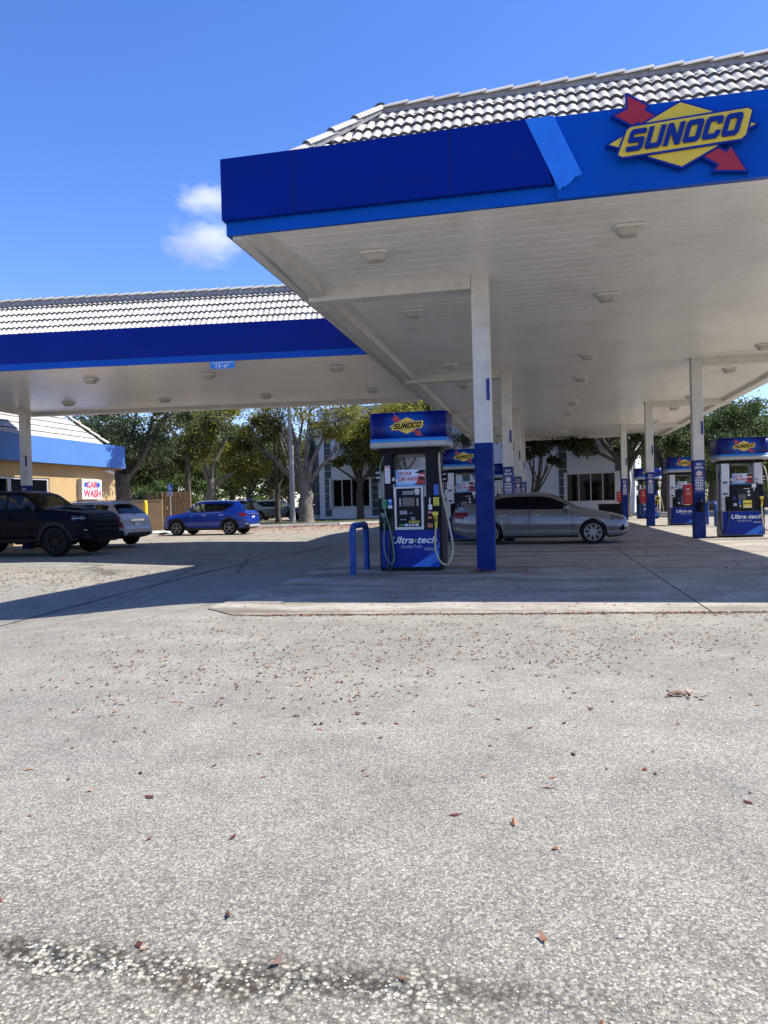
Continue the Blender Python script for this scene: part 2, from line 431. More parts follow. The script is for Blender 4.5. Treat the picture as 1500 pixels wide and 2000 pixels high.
# ------------------------------------------------------------------ fuel canopy
ZS, ZT, ZR = 5.243, 6.32, 7.80
X0, X1, Y0, Y1 = -4.43, 8.02, 10.17, 49.46
INS = 1.95
canopy = empty('fuel_canopy', (1.8, 10.2, 0), 0, 'long fuel canopy with navy and blue fascia, white soffit and grey tile roof edge', 'canopy')
CO = Vector((1.8, 10.2, 0))
def cpart(mb, name, parent=canopy):
    o = mb.build(name); o.parent = parent; o.matrix_parent_inverse = Matrix.Identity(4)
    return o
def shift(mb, d): mb.v = [(a - d[0], b - d[1], c - d[2]) for a, b, c in mb.v]; return mb
def planks(mb, x0, x1, y0, y1, z, m, w=.305, sk=0.):
    """soffit of long metal planks running along X with V grooves"""
    n = int((y1 - y0) / w); w = (y1 - y0) / n; v = []; f = []
    for i in range(n):
        a = y0 + i * w
        for yy, zz in ((a, z + .012), (a + .015, z), (a + w * .5, z - .0015), (a + w - .004, z + .001)):
            v += [(x0, yy, zz), (x1 + sk * yy, yy, zz)]
    v += [(x0, y1, z + .012), (x1 + sk * y1, y1, z + .012)]
    for i in range(len(v) // 2 - 1): f.append((2 * i, 2 * i + 1, 2 * i + 3, 2 * i + 2))
    mb.add(v, f, m)
mb = MB(); planks(mb, X0 + .05, X1 - .05, Y0 + .05, Y1 - .05, ZS + .004, M['soffit'])
shift(mb, CO); cpart(mb, 'soffit')
mb = MB(); mb.box(X0 + .05, X1 - .05, Y0 + .05, Y1 - .05, ZS + .10, ZS + .16, M['grey'])
mb.box(X0 + 1.7, X1 - 1.7, Y0 + 1.7, Y1 - 1.7, 7.5, 7.56, M['grey']); shift(mb, CO); cpart(mb, 'roof_deck')
# front fascia: proud navy box on the left, flush blue on the right, sky ribbon between
mb = MB()
mb.plate([(X0 - .03, ZS + .19), (.24, ZS + .19), (.02, ZT), (X0 - .03, ZT)], Y0 - .09, .14, M['navy'])
mb.box(X0 - .03, X0 + .06, Y0 + .053, Y1 + .02, ZS + .19, ZT, M['navy'])
for xs in (-3.35, -1.12,): mb.box(xs - .004, xs + .004, Y0 - .0925, Y0 - .089, ZS + .19, ZT, M['seam'])
for ys in range(14, 49, 5): mb.box(X0 - .0325, X0 - .029, ys - .004, ys + .004, ZS + .19, ZT, M['seam'])
mb.box(X0 - .03, X1 + .03, Y1 - .04, Y1 + .06, ZS + .19, ZT, M['navy'])
mb.box(X1 - .06, X1 + .03, Y0 + .06, Y1 - .05, ZS + .19, ZT, M['navy'])
shift(mb, CO); cpart(mb, 'navy_fascia')
mb = MB()
mb.box(X0, X1, Y0, Y0 + .06, ZS - .006, ZS + .187, M['blue'])
mb.box(X0, X0 + .06, Y0 + .063, Y1 - .06, ZS - .006, ZS + .187, M['blue'])
mb.box(X1 - .06, X1, Y0 + .063, Y1 - .06, ZS - .006, ZS + .187, M['blue'])
mb.box(X0, X1, Y1 - .057, Y1, ZS - .006, ZS + .187, M['blue'])
mb.plate([(.30, ZS - .010), (X1 + .02, ZS - .010), (X1 + .02, ZT), (.02, ZT), (.2, ZS + .5)], Y0 - .05, .046, M['blue'])
for xs in (3.2, 5.6): mb.box(xs - .004, xs + .004, Y0 - .0525, Y0 - .049, ZS + .0, ZT, M['seam'])
shift(mb, CO); cpart(mb, 'blue_fascia')
mb = MB(); mb.plate([(.33, ZS + .075), (.36, ZS + .13), (.40, ZS + .13), (.50, ZS + .20), (.53, ZS + .245), (.56, ZS + .24), (.62, ZS + .265), (.27, ZT - .004), (-.10, ZT - .004)], Y0 - .10, .055, M['skyblue'])
shift(mb, CO); cpart(mb, 'sky_blue_ribbon')
# beams under the soffit
mb = MB()
bz = ZS - .20
for s, xa, xb in ((1, X0 + .33, X0 + .62), (-1, X1 - .62, X1 - .33)):
    ys = [Y0 + .06, 13.12, 13.42, 22.89, 23.19, 32.66, 32.96, 42.43, 42.73, Y1 - .06]
    for i in range(0, 10, 2):
        z0_ = ZS - (.012 if i == 0 else .16)
        mb.add([(xa, ys[i], z0_), (xb, ys[i], z0_), (xa, ys[i], ZS + .003), (xb, ys[i], ZS + .003), (xa, ys[i + 1], ZS - .16), (xb, ys[i + 1], ZS - .16), (xa, ys[i + 1], ZS + .003), (xb, ys[i + 1], ZS + .003)], [(0, 1, 3, 2), (4, 6, 7, 5), (0, 4, 5, 1), (2, 3, 7, 6), (0, 2, 6, 4), (1, 5, 7, 3)], M['beam'])
for yc in (13.27, 23.04, 32.81, 42.58):
    for xa, xb in ((X0 + .30, -1.14), (4.66, X1 - .30)):
        mb.box(xa, xb, yc - .15, yc + .15, ZS - .23, ZS + .002, M['beam'])
mb.box(X0 + .62, X1 - .62, Y1 - .55, Y1 - .27, ZS - .14, ZS + .002, M['beam'])
for s, xa, xb in ((1, X0 + .065, X0 + .20), (-1, X1 - .20, X1 - .065)): mb.box(xa, xb, Y0 + .07, Y1 - .06, ZS - .05, ZS + .002, M['beam'])
shift(mb, CO); cpart(mb, 'soffit_beams')
# tile roof edge
E0 = (ZT - .06); H0 = .45
sl = math.sqrt(2) / 2
mb = MB()
def slope4(mb, x0, x1, y0, y1, z0, rise, courses, sides):
    """mansard strip round a rectangle; z0 at the rectangle, 45 degrees"""
    L = rise * math.sqrt(2)
    if 'f' in sides: tile_slope(mb, (x0, y0, z0), (1, 0, 0), (0, -sl, sl), (0, sl, sl), x1 - x0, 0, L, courses, M['tile'], sl, sl)
    if 'b' in sides: tile_slope(mb, (x1, y1, z0), (-1, 0, 0), (0, sl, sl), (0, -sl, sl), x1 - x0, 0, L, courses, M['tile'], sl, sl, per=4)
    if 'l' in sides: tile_slope(mb, (x0, y1, z0), (0, -1, 0), (-sl, 0, sl), (sl, 0, sl), y1 - y0, 0, L, courses, M['tile'], sl, sl, per=4)
    if 'r' in sides: tile_slope(mb, (x1, y0, z0), (0, 1, 0), (sl, 0, sl), (-sl, 0, sl), y1 - y0, 0, L, courses, M['tile'], sl, sl, per=4)
zb = 5.84; xb0, xb1, yb0, yb1 = X0 + .06, X1 - .06, Y0 + .06, Y1 - .06; rise = ZR - zb - .06
slope4(mb, xb0, xb1, yb0, yb1, zb, rise, 7, 'fblr')
shift(mb, CO); tr_ = cpart(mb, 'tile_roof')
mb = MB()
a0 = [(xb0, yb0), (xb1, yb0), (xb1, yb1), (xb0, yb1)]; a1 = [(xb0 + rise, yb0 + rise), (xb1 - rise, yb0 + rise), (xb1 - rise, yb1 - rise), (xb0 + rise, yb1 - rise)]
v = [(x, y, zb - .03) for x, y in a0] + [(x, y, zb + rise + .01) for x, y in a1]
mb.add(v, [(i, (i + 1) % 4, 4 + (i + 1) % 4, 4 + i) for i in range(4)], M['mortar'])
for i in range(4):   # mortar beds under the caps
    j = (i + 1) % 4
    p = Vector((*a1[i], zb + rise)); q = Vector((*a1[j], zb + rise)); d = (q - p).normalized(); s = Vector((-d.y, d.x, 0))
    mb.obox((p + q) / 2 + Vector((0, 0, .03)), (d, s, Vector((0, 0, 1))), ((q - p).length / 2, .06, .035), M['mortar'])
    p2 = Vector((*a0[i], zb)); d = (p - p2); s = d.cross(Vector((0, 0, 1))).normalized(); n_ = s.cross(d).normalized()
    mb.obox((p + p2) / 2 + n_ * .04, (d.normalized(), s, n_), (d.length / 2, .10, .04), M['mortar'])
shift(mb, CO); cpart(mb, 'mortar_bed', tr_)
mb = MB()
for i in range(4):
    j = (i + 1) % 4; p = Vector((*a1[i], zb + rise + .055)); q = Vector((*a1[j], zb + rise + .055))
    cap_row(mb, q, p, M['tile'], max(1, int((q - p).length / .42)))
    p2 = Vector((*a0[i], zb + .08)); cap_row(mb, p2, p, M['tile'], 6, r=.12)
shift(mb, CO); cpart(mb, 'ridge_caps', tr_)

# columns
def column(parent, off, x, y, panel=True, front_dark=False):
    h = .155
    mb = MB(); mb.bevbox(x - h, x + h, y - h, y + h, 2.28, ZS + .003, .02, M['colwhite']); shift(mb, off)
    c = mb.build('column', parent)
    mb = MB(); mb.bevbox(x - h - .006, x + h + .006, y - h - .006, y + h + .006, 0 if parent is canopy else gz(x, y) - .02, 2.279, .022, M['colblue']); shift(mb, off); mb.build('sleeve', c)
    mb = MB()
    mb.box(x + h - .075, x + h - .02, y - h - .03, y - h - .001, 3.02, 3.40, M['letnavy']); shift(mb, off); mb.build('speaker_box', c)
    if panel:
        mb = MB(); yy = y - h - .013
        mb.rect(x - .145, x + .145, 1.32, 2.24, yy, .006, M['letnavy'])
        mb.text('SELF', x, yy - .004, 2.13, .085, M['paper'], bold=.02); mb.text('SERVE', x, yy - .004, 2.03, .085, M['paper'], bold=.02)
        ci = [(x + .085 * math.cos(t * PI / 12), 1.89 + .085 * math.sin(t * PI / 12)) for t in range(24)]
        mb.plate(ci, yy - .004, .003, M['paper'])
        mb.lathe([(.072, 0), (.06, 0), (.06, .003), (.072, .003), (.072, 0)], (x, yy - .008, 1.89), (0, 1, 0), M['sign_red'] if 'sign_red' in M else M['red'], 24)
        mb.obox((x, yy - .006, 1.89), ((sl, 0, -sl), (0, 1, 0), (sl, 0, sl)), (.062, .0015, .006), M['red'])
        for k in range(9):
            w = (.11, .10, .12, .10, .115, .11, .09, .12, .085)[k]; z = 1.77 - k * .045
            n = 4
            for q in range(n):
                a = x - w + 2 * w * q / n + .004; mb.rect(a, a + 2 * w / n - .012, z - .012, z + .012, yy - .004, .003, M['paper'])
        shift(mb, off); mb.build('notice_panel', c)
    return c
for k, yc in enumerate((13.27, 23.04, 32.81, 42.58)):
    column(canopy, CO, -.98, yc, k > 0); column(canopy, CO, 4.50, yc, k > 0)

# ------------------------------------------------------------------ side canopy (turned a few degrees)
LA = .1128
sidec = empty('drive_canopy', (-4.45, 19.21, 0), LA, 'lower-lying drive-through canopy with plain navy fascia and pale tile roof in front of the car wash shop', 'canopy')
sidec['label'] = 'plain navy canopy with pale tile roof spanning the drive to the car wash shop'
LW, LD = 15.05, 9.06     # runs to -x, depth
mb = MB(); planks(mb, -LW, .04, .05, LD - .05, ZS - .002, M['soffit'], .26, math.tan(LA)); mb.build('soffit', sidec)
mb = MB(); mb.box(-LW, -.05, .05, LD - .05, ZS + .10, ZS + .16, M['grey']); mb.box(-LW + 1.7, -.06, 1.6, LD - 1.6, 7.5, 7.56, M['grey']); mb.build('roof_deck', sidec)
mb = MB(); mb.box(-LW, -.04, -.05, .03, ZS + .18, ZT - .07, M['navy']); mb.box(-LW, .95, LD - .03, LD + .05, ZS + .18, ZT - .07, M['navy']); mb.box(-LW - .08, -LW - .003, -.05, LD + .05, ZS + .18, ZT - .07, M['navy'])
for xs in (-3.2, -7.4, -11.6): mb.box(xs - .004, xs + .004, -.0525, -.049, ZS + .18, ZT - .07, M['seam'])
mb.build('navy_fascia', sidec)
mb = MB(); mb.box(-LW, -.03, -.04, .035, ZS - .008, ZS + .177, M['blue']); mb.box(-LW, .96, LD - .04, LD + .04, ZS + .0, ZS + .177, M['blue']); mb.build('blue_fascia', sidec)
mb = MB()
mb.box(-LW + .06, .9, LD - .62, LD - .34, ZS - .14, ZS - .002, M['beam']); mb.box(-LW + .06, .95, LD - .30, LD - .045, ZS - .06, ZS - .002, M['beam'])
for xs in (-12.3, -7.9, -4.1, -1.5): mb.box(xs - .2, xs + .2, LD - .22, LD + .06, ZS - .10, ZS - .062, M['beam'])
mb.box(-LW + .3, -LW + .6, .05, LD - .65, ZS - .16, ZS - .002, M['beam'])
mb.build('soffit_beams', sidec)
mb = MB()
rise -= .08; L_ = rise * math.sqrt(2)
tile_slope(mb, (-LW, .06, zb), (1, 0, 0), (0, -sl, sl), (0, sl, sl), LW + 1.2, 0, L_, 7, M['tile'], sl, 0)
tile_slope(mb, (.9, LD - .06, zb), (-1, 0, 0), (0, sl, sl), (0, -sl, sl), LW + .9, 0, L_, 7, M['tile'], 0, sl, per=4)
tr2 = mb.build('tile_roof', sidec)
mb = MB(); mb.add([(-LW, .06, zb - .03), (1.2, .06, zb - .03), (1.2, .06 + rise, zb + rise + .01), (-LW + rise, .06 + rise, zb + rise + .01)], [(0, 1, 2, 3)], M['mortar'])
mb.box(-LW + rise, 1.2, .06 + rise - .06, .06 + rise + .06, zb + rise - .02, zb + rise + .045, M['mortar']); mb.build('mortar_bed', tr2)
mb = MB(); cap_row(mb, (1.2, .06 + rise, zb + rise + .03), (-LW + rise, .06 + rise, zb + rise + .03), M['tile'], 42); mb.build('ridge_caps', tr2)
lc = column(sidec, Vector((0, 0, 0)), -14.0, 7.05, True)

# ------------------------------------------------------------------ canopy lights
def make_light(name='canopy_light'):
    r = empty(name, (0, 0, 0))
    mb = MB(); mb.bevbox(-.22, .22, -.17, .17, -.04, -.001, .07, M['white']); mb.build('housing', r)
    mb = MB(); v = []; f = []
    prof = ((.185, .14, -.041), (.175, .13, -.09), (.13, .10, -.135), (.08, .06, -.145))
    n = 20
    for a, b, z in prof:
        for k in range(n):
            t = 2 * PI * k / n; cx, sy = math.cos(t), math.sin(t); p = .6
            v.append((a * math.copysign(abs(cx) ** p, cx), b * math.copysign(abs(sy) ** p, sy), z))
    for i in range(3):
        for k in range(n): f.append((i * n + k, i * n + (k + 1) % n, (i + 1) * n + (k + 1) % n, (i + 1) * n + k))
    f.append(tuple(range(3 * n, 4 * n))); mb.add(v, f, M['lens'], True); mb.build('lens', r)
    return r
proto_light = make_light()
used_l = [False]
def put_light(x, y, z, rz, label, group):
    o = proto_light if not used_l[0] else copy_tree(proto_light)
    used_l[0] = True
    o.location = (x, y, z); o.rotation_euler = (0, 0, rz); tag(o, label, 'ceiling light', group)
ORD = ['nearest', 'second', 'third', 'fourth', 'fifth', 'sixth', 'seventh', 'farthest']
rowname = {-2.5: 'row between the left columns and the canopy edge', 1.36: 'row down the middle of the fuel canopy', 5.93: 'row right of the right-hand columns'}
for xr, ys in ((-2.5, (11.5, 15.2, 21.4, 25.2, 31.4, 35.2, 41, 44.9)), (1.36, (11.46, 15.14, 21.24, 25.17, 31.42, 35.27, 41, 44.9)), (5.93, (21.5, 25.2, 31.4, 35.2, 41.0, 44.9))):
    for i, y in enumerate(ys):
        nm = ORD[i] if i < len(ys) - 1 else 'farthest'
        put_light(xr, y, ZS - .004, 0, '%s white box light of the %s' % (nm, rowname[xr]), 'square lights under the fuel canopy')
ca, sa = math.cos(LA), math.sin(LA)
def sidept(x, y): return (-4.45 + ca * x - sa * y, 19.21 + sa * x + ca * y)
for rn, pts in (('front', ((-5.69, 20.61), (-9.58, 20.41), (-13.22, 19.98))), ('back', ((-5.65, 25.07), (-9.52, 24.92), (-13.23, 24.49), (-16.81, 24.01), (-20.4, 23.6)))):
    for i, (x, y) in enumerate(pts):
        nm = ('first', 'second', 'third', 'fourth', 'fifth')[i]
        put_light(x, y, ZS - .012, LA, '%s light from the fuel canopy in the %s row of the plain navy canopy' % (nm, rn), 'square lights under the drive canopy')

# clearance board
mb = MB()
cb = empty('clearance_sign', (*sidept(-3.95, -.065), 5.02), LA, 'small blue clearance board hanging from the plain navy canopy', 'sign')
w, h = .34, .20
mb.plate([(-w + .05, 0), (w - .05, 0), (w, .05), (w, h), (-w, h), (-w, .05)], -.01, .012, M['decalcyan']); mb.build('board', cb)
mb = MB(); mb.text('CLEARANCE', 0, -.0125, .145, .065, M['lettwhite'], width=.60, bold=.02); mb.build('lettering', cb); mb = MB(); mb.text("15'-6\"", 0, -.0125, .03, .13, M['lettwhite'], width=.38, bold=.03); mb.build('lettering', cb)

# big fascia emblem
big = empty('fascia_emblem', (1.84, Y0 - .055, 5.84), 0, 'large raised yellow diamond and red arrow sign on the blue canopy fascia', 'sign')
emblem(big, 0, 0, 0, .94, .07, M['letnavy'])
# ------------------------------------------------------------------ fuel dispensers
def make_pump(number, dark, variant):
    """local frame: base centre of the front face at the origin, front towards -Y"""
    D = .72
    r = empty('fuel_dispenser', (0, 0, 0))
    pil = M['charcoal'] if dark else M['silver']
    mb = MB(); mb.box(-.55, .55, .02, D - .02, 0, .065, M['black']); mb.build('plinth', r)
    mb = MB(); mb.box(-.56, .56, .012, D - .012, .066, .765, M['dark'] if dark else M['grey'])
    mb.box(.562, .60, .03, D - .03, .066, 1.34, M['dark']); mb.build('cabinet', r)
    mb = MB(); mb.rect(-.53, .545, .085, .755, -.008, .018, M['decalblue'])
    lp = mb.build('lower_panel', r)
    mb = MB()
    mb.plate([(.02, .087), (.35, .087), (.543, .22), (.543, .40)], -.0105, .002, M['decalsky'])
    mb.plate([(.353, .087), (.543, .087), (.543, .213)], -.0105, .002, M['blue'])
    mb.plate([(.30, .275), (.543, .43), (.543, .56), (.46, .40)], -.0125, .0018, M['decalsky']) if variant == 'A' else None
    mb.build('swoosh', lp)
    mb = MB()
    x0 = -.33 if variant == 'A' else -.31; z0 = .52 if variant == 'A' else .55
    mb.text('Ultra', x0, -.013, z0, .17, M['lettwhite'], shear=.28, bold=.022, center=False, width=.40)
    mb.text('tech', x0 + .475, -.013, z0, .17, M['lettwhite'], shear=.28, bold=.022, center=False, width=.36)
    mb.plate([(x0 + .41, z0 + .01), (x0 + .455, z0 + .04), (x0 + .41, z0 + .07), (x0 + .425, z0 + .04)], -.013, .002, M['labelyellow'])
    mb.plate([(x0 + .435, z0 + .01), (x0 + .48, z0 + .04), (x0 + .435, z0 + .07), (x0 + .45, z0 + .04)], -.0133, .002, M['green'])
    mb.build('lettering', lp); mb = MB(); mb.text('Quality Fuels', x0 + .17, -.013, z0 - .085, .075, M['lettgrey'], shear=.2, center=False, width=.38, bold=.006)
    mb.build('lettering', lp); mb = MB()
    for k in range(2): mb.rect(x0 + .60, x0 + .80 + .02 * k, z0 - .10 - .03 * k, z0 - .088 - .03 * k, -.013, .002, M['lettgrey'])
    mb.build('lettering', lp)
    # upper block
    if variant == 'A':
        mb = MB(); mb.box(-.56, -.285, .0, D, .768, 1.35, M['charcoal']); mb.rect(-.53, -.315, .80, 1.16, -.006, .006, M['black']); mod2 = mb.build('nozzle_housing', r)
        mb = MB(); mb.box(.285, .56, .0, D, .768, 1.36, M['charcoal']); mb.rect(.44, .55, .80, 1.16, -.006, .006, M['black'])
        mod = mb.build('nozzle_housing', r)
        mb = MB()
        mb.rect(-.50, -.41, 1.16, 1.33, -.012, .008, M['green']); mb.rect(-.385, -.31, 1.16, 1.21, -.012, .008, M['paper']); mb.rect(-.385, -.31, 1.212, 1.33, -.012, .008, M['lblblue'])
        mb.rect(-.48, -.43, 1.305, 1.315, -.014, .002, M['paper']); mb.rect(-.37, -.325, 1.28, 1.31, -.014, .002, M['paper']); mb.build('grade_label', mod2); mb = MB()
        mb.rect(.455, .555, 1.19, 1.34, -.012, .008, M['labelyellow'])
        for k in range(3): mb.rect(.485, .53, 1.205 + .045 * k, 1.218 + .045 * k, -.014, .002, M['charcoal'])
        mb.build('grade_label', mod); mb = MB(); mb.rect(.36, .425, 1.12, 1.215, -.005, .004, M['paper']); mb.build('sticker', mod); mb = MB()
        mb.rect(.345, .42, 1.05, 1.09, -.005, .004, M['pink']); mb.build('sticker', mod); mb = MB(); mb.rect(.345, .42, .955, .995, -.005, .004, M['orange'])
        mb.build('sticker', mod); mb = MB(); mb.rect(.335, .43, .80, .875, -.005, .004, M['orange']); mb.rect(.35, .415, .845, .86, -.007, .002, M['charcoal'])
        mb.build('sticker', mod)
        # display
        mb = MB(); mb.rect(-.265, .27, .765, 1.545, -.022, .10, M['silver']); mb.rect(-.225, .23, .815, 1.515, -.028, .01, M['charcoal'])
        dp = mb.build('display_panel', r)
        mb = MB(); mb.rect(-.11, .11, 1.19, 1.345, -.032, .004, M['screen']); mb.rect(-.11, .10, 1.40, 1.47, -.032, .004, M['grey']); mb.build('screen', dp)
        mb = MB()
        for xx in (-.17, .15):
            mb = MB()
            for k in range(4): mb.rect(xx, xx + .032, 1.20 + .037 * k, 1.218 + .037 * k, -.032, .004, M['paper'])
            mb.build('screen_button', dp)
        mb = MB()
        for q in range(4):
            for k in range(3): mb.rect(-.165 + q * .035, -.138 + q * .035, 1.045 + .024 * k, 1.062 + .024 * k, -.032, .004, M['lettgrey'])
        mb.build('keypad', dp)
        mb = MB(); mb.rect(.13, .20, 1.02, 1.09, -.034, .006, M['black']); mb.build('card_slot', dp)
        mb = MB(); mb.rect(.01, .07, 1.06, 1.066, -.032, .004, M['paper']); mb.build('slot_line', dp)
        mb = MB(); mb.rect(.035, .115, .935, .995, -.032, .004, M['grey']); mb.build('receipt_slot', dp)
        mb = MB(); mb.rect(-.16, -.05, .945, .955, -.032, .004, M['lettgrey']); mb.build('slot_line', dp)
        mb = MB(); mb.rect(.0, .19, .885, .925, -.032, .004, M['labelyellow'])
        for k in range(3): mb.rect(.012 + .062 * k, .054 + .062 * k, .893, .917, -.034, .002, M['black'])
        mb.build('grade_button', dp)
        mb = MB(); mb.rect(-.18, -.09, .835, .868, -.032, .004, M['green']); mb.build('grade_button', dp)
        for k in range(4):
            mb = MB(); mb.rect(-.075 + .066 * k, -.022 + .066 * k, .83, .872, -.032, .004, (M['adpale'], M['lettgrey'], M['lettgrey'], M['paper'])[k]); mb.build('grade_button', dp)
        ci = [(.16 + .047 * math.cos(t * PI / 9), 1.46 + .047 * math.sin(t * PI / 9)) for t in range(18)]
        mb = MB(); mb.plate(ci, -.033, .004, M['paper']); mb.rect(.12, .20, 1.395, 1.4128, -.033, .004, M['lettgrey'])
        mb.lathe([(.026, 0), (.018, 0), (.018, .003), (.026, .003), (.026, 0)], (.16, -.036, 1.46), (0, 1, 0), M['grey'], 16)
        mb.build('inspection_sticker', dp)
        mb = MB(); mb.text(number, .385, -.005, 1.23, .15, M['paper'], bold=.02); mb.build('number', r)
        px0, px1 = .31, .46
    else:
        mb = MB(); mb.box(-.30, .56, .0, D, .768, 1.54, M['charcoal']); mb.box(-.44, -.305, .03, D - .03, .768, 1.20, M['black'])
        mod = mb.build('nozzle_housing', r)
        mb = MB(); mb.rect(-.14, .33, .80, 1.50, -.012, .012, M['dark']); dp = mb.build('display_panel', r)
        mb = MB(); mb.rect(-.10, .10, 1.10, 1.25, -.016, .004, M['screen']); mb.rect(-.12, .22, 1.44, 1.49, -.018, .006, M['black']); mb.rect(.04, .2, 1.41, 1.425, -.022, .01, M['paper']); mb.build('screen', dp)
        mb = MB(); mb.rect(.02, .25, .86, 1.08, -.02, .006, M['labelyellow'])
        for k in range(3):
            mb.rect(.045 + .07 * k, .09 + .07 * k, .965, 1.0, -.022, .002, M['black']); mb.rect(.05 + .07 * k, .095 + .07 * k, .87, .91, -.022, .002, M['paper'])
        mb.build('grade_button', dp)
        for x0_, x1_, z0_, z1_, yy_, mm_, nn_ in ((-.10, -.03, .96, 1.07, -.018, 'lblblue', 'grade_button'), (-.08, -.03, .89, .94, -.018, 'tanhose', 'sticker'), (.15, .21, 1.20, 1.26, -.017, 'paper', 'card_slot'), (.36, .44, .95, 1.30, -.01, 'dark', 'keypad'), (.26, .37, 1.44, 1.55, -.02, 'paper', 'sticker')):
            mb = MB(); mb.rect(x0_, x1_, z0_, z1_, yy_, .009 if mm_ != 'dark' else .008, M[mm_]); mb.build(nn_, dp)
        for x0_, x1_, z0_, z1_, mm_ in ((-.24, -.15, .92, 1.0, 'lettgrey'), (-.235, -.17, 1.10, 1.19, 'letnavy')):
            mb = MB(); mb.rect(x0_, x1_, z0_, z1_, -.006, .006, M[mm_]); mb.build('sticker', mod)
        ci = [(.17 + .04 * math.cos(t * PI / 9), 1.33 + .04 * math.sin(t * PI / 9)) for t in range(18)]
        mb = MB(); mb.plate(ci, -.017, .004, M['lettgrey']); mb.build('inspection_sticker', dp)
        mb = MB(); mb.text(number, .32, -.022, 1.34, .11, M['paper'], bold=.02); mb.build('number', r)
        px0, px1 = .29, .50
    # pillars and header
    for s in (-1, 1):
        mb = MB()
        if variant == 'A': xa, xb = (-.47, -.30) if s < 0 else (.31, .56)
        else: xa, xb = (-.555, -.31) if s < 0 else (.34, .57)
        mb.bevbox(xa, xb, .06, D - .06, 1.352 if variant == 'A' else (.77 if s < 0 else 1.542), 2.16, .03, pil)
        p = mb.build('pillar', r)
        mb = MB()
        if s < 0:
            if variant == 'A':
                mb.rect(-.445, -.345, 1.62, 1.94, .052, .006, M['paper']); mb.rect(-.44, -.35, 1.90, 1.93, .050, .002, M['pink'])
                for k in range(6): mb.rect(-.435, -.355, 1.65 + .038 * k, 1.664 + .038 * k, .050, .002, M['lettgrey'])
            else:
                for z in (1.25, 1.58):
                    mb = MB(); mb.rect(-.50, -.38, z, z + .06, .052, .006, M['letnavy']); mb.build('notice', p)
                mb = MB()
        else:
            if variant == 'A': mb.rect(.455, .545, 1.38, 1.57, .05, .006, M['lblblue'])
            else:
                for k in range(8): mb.rect(.37, .44, 1.25 + .06 * k, 1.285 + .06 * k, .052, .006, (M['paper'], M['letnavy'], M['orange'], M['letnavy'])[k % 4])
        if mb.v: mb.build('notice', p)
    mb = MB(); mb.box(-.56, .60, .05, D - .05, 2.16, 2.255, M['black']); mb.box(-.26, .30, .30, D - .30, 2.10, 2.158, M['grey']); mb.build('header', r)
    mb = MB(); mb.tube([(-.285, .1, 2.16), (-.285, .1, 1.36)], .022, M['black'], 8); mb.tube([(-.285, .07, 1.72), (-.285, .07, 1.66)], .028, M['silver'], 8); mb.tube([(-.285, .07, 1.60), (-.285, .07, 1.36)], .012, M['silver'], 6); mb.build('hose_mast', r)
    # topper
    mb = MB()
    xl, xr, yf, yb = -.68, .74, -.16, D + .16
    def ring(g):
        pts = []
        rr = .15
        for cx, cy, a0 in ((xr - rr + g, yb - rr + g, 0), (xl + rr - g, yb - rr + g, 90), (xl + rr - g, yf + rr - g, 180), (xr - rr + g, yf + rr - g, 270)):
            for k in range(7): a = math.radians(a0 + 15 * k); pts.append((cx + rr * math.cos(a), cy + rr * math.sin(a)))
        return pts
    mb.prism(ring(0), 2.36, 2.875, M['decalnavy'], True); tp = mb.build('topper', r)
    mb = MB(); mb.prism(ring(.008), 2.257, 2.359, M['trimgrey'], True); mb.prism(ring(.006), 2.876, 2.885, M['edgeblue'], True); mb.build('topper_trim', tp)
    mb = MB(); mb.prism(ring(.003), 2.361, 2.395, M['decalcyan'], True); mb.prism(ring(.0025), 2.396, 2.42, M['decalsky'], True); mb.build('stripe', tp)
    em = emblem(tp, .03, yf - .002, 2.64, .345, .003, M['black'], False)
    # advert board between the pillars
    mb = MB(); mb.rect(-.245, .30, 1.55, 1.86, .08, .02, M['adpale']); ad = mb.build('advert_board', r)
    mb = MB(); mb.plate([(-.243, 1.552), (.298, 1.552), (.298, 1.585), (.05, 1.62), (-.243, 1.635)], .077, .002, M['adblue'])
    mb.plate([(-.243, 1.70), (-.17, 1.70), (-.20, 1.855), (-.243, 1.855)], .077, .002, M['adblue'])
    car = [(.10, 1.585), (.298, 1.57), (.298, 1.85), (.20, 1.85), (.15, 1.815), (.10, 1.805), (.19, 1.78), (.18, 1.74), (.17, 1.66)]
    mb.plate(car, .0765, .0015, M['dark']); mb.plate([(.16, 1.735), (.296, 1.70), (.296, 1.80), (.19, 1.79)], .0745, .0015, M['adred'])
    mb.plate([(.12, 1.60), (.29, 1.585), (.29, 1.665), (.17, 1.675)], .0745, .0015, M['redbox'])
    mb.plate([(.17, 1.755), (.29, 1.73), (.29, 1.75), (.18, 1.775)], .073, .001, M['paper']); mb.build('artwork', ad)
    mb = MB(); mb.text('TRY OUR', -.20, .0755, 1.755, .095, M['adred'], shear=.2, bold=.025, center=False, width=.25)
    mb.build('lettering', ad); mb = MB(); mb.text('CAR WASH!', -.205, .072, 1.655, .105, M['adred'], shear=.2, bold=.025, center=False, width=.40)
    mb.build('lettering', ad); mb = MB()
    for k in range(5): mb.rect(-.20 + .055 * k, -.155 + .055 * k, 1.595, 1.61, .0755, .002, M['paper'])
    mb.build('lettering', ad)
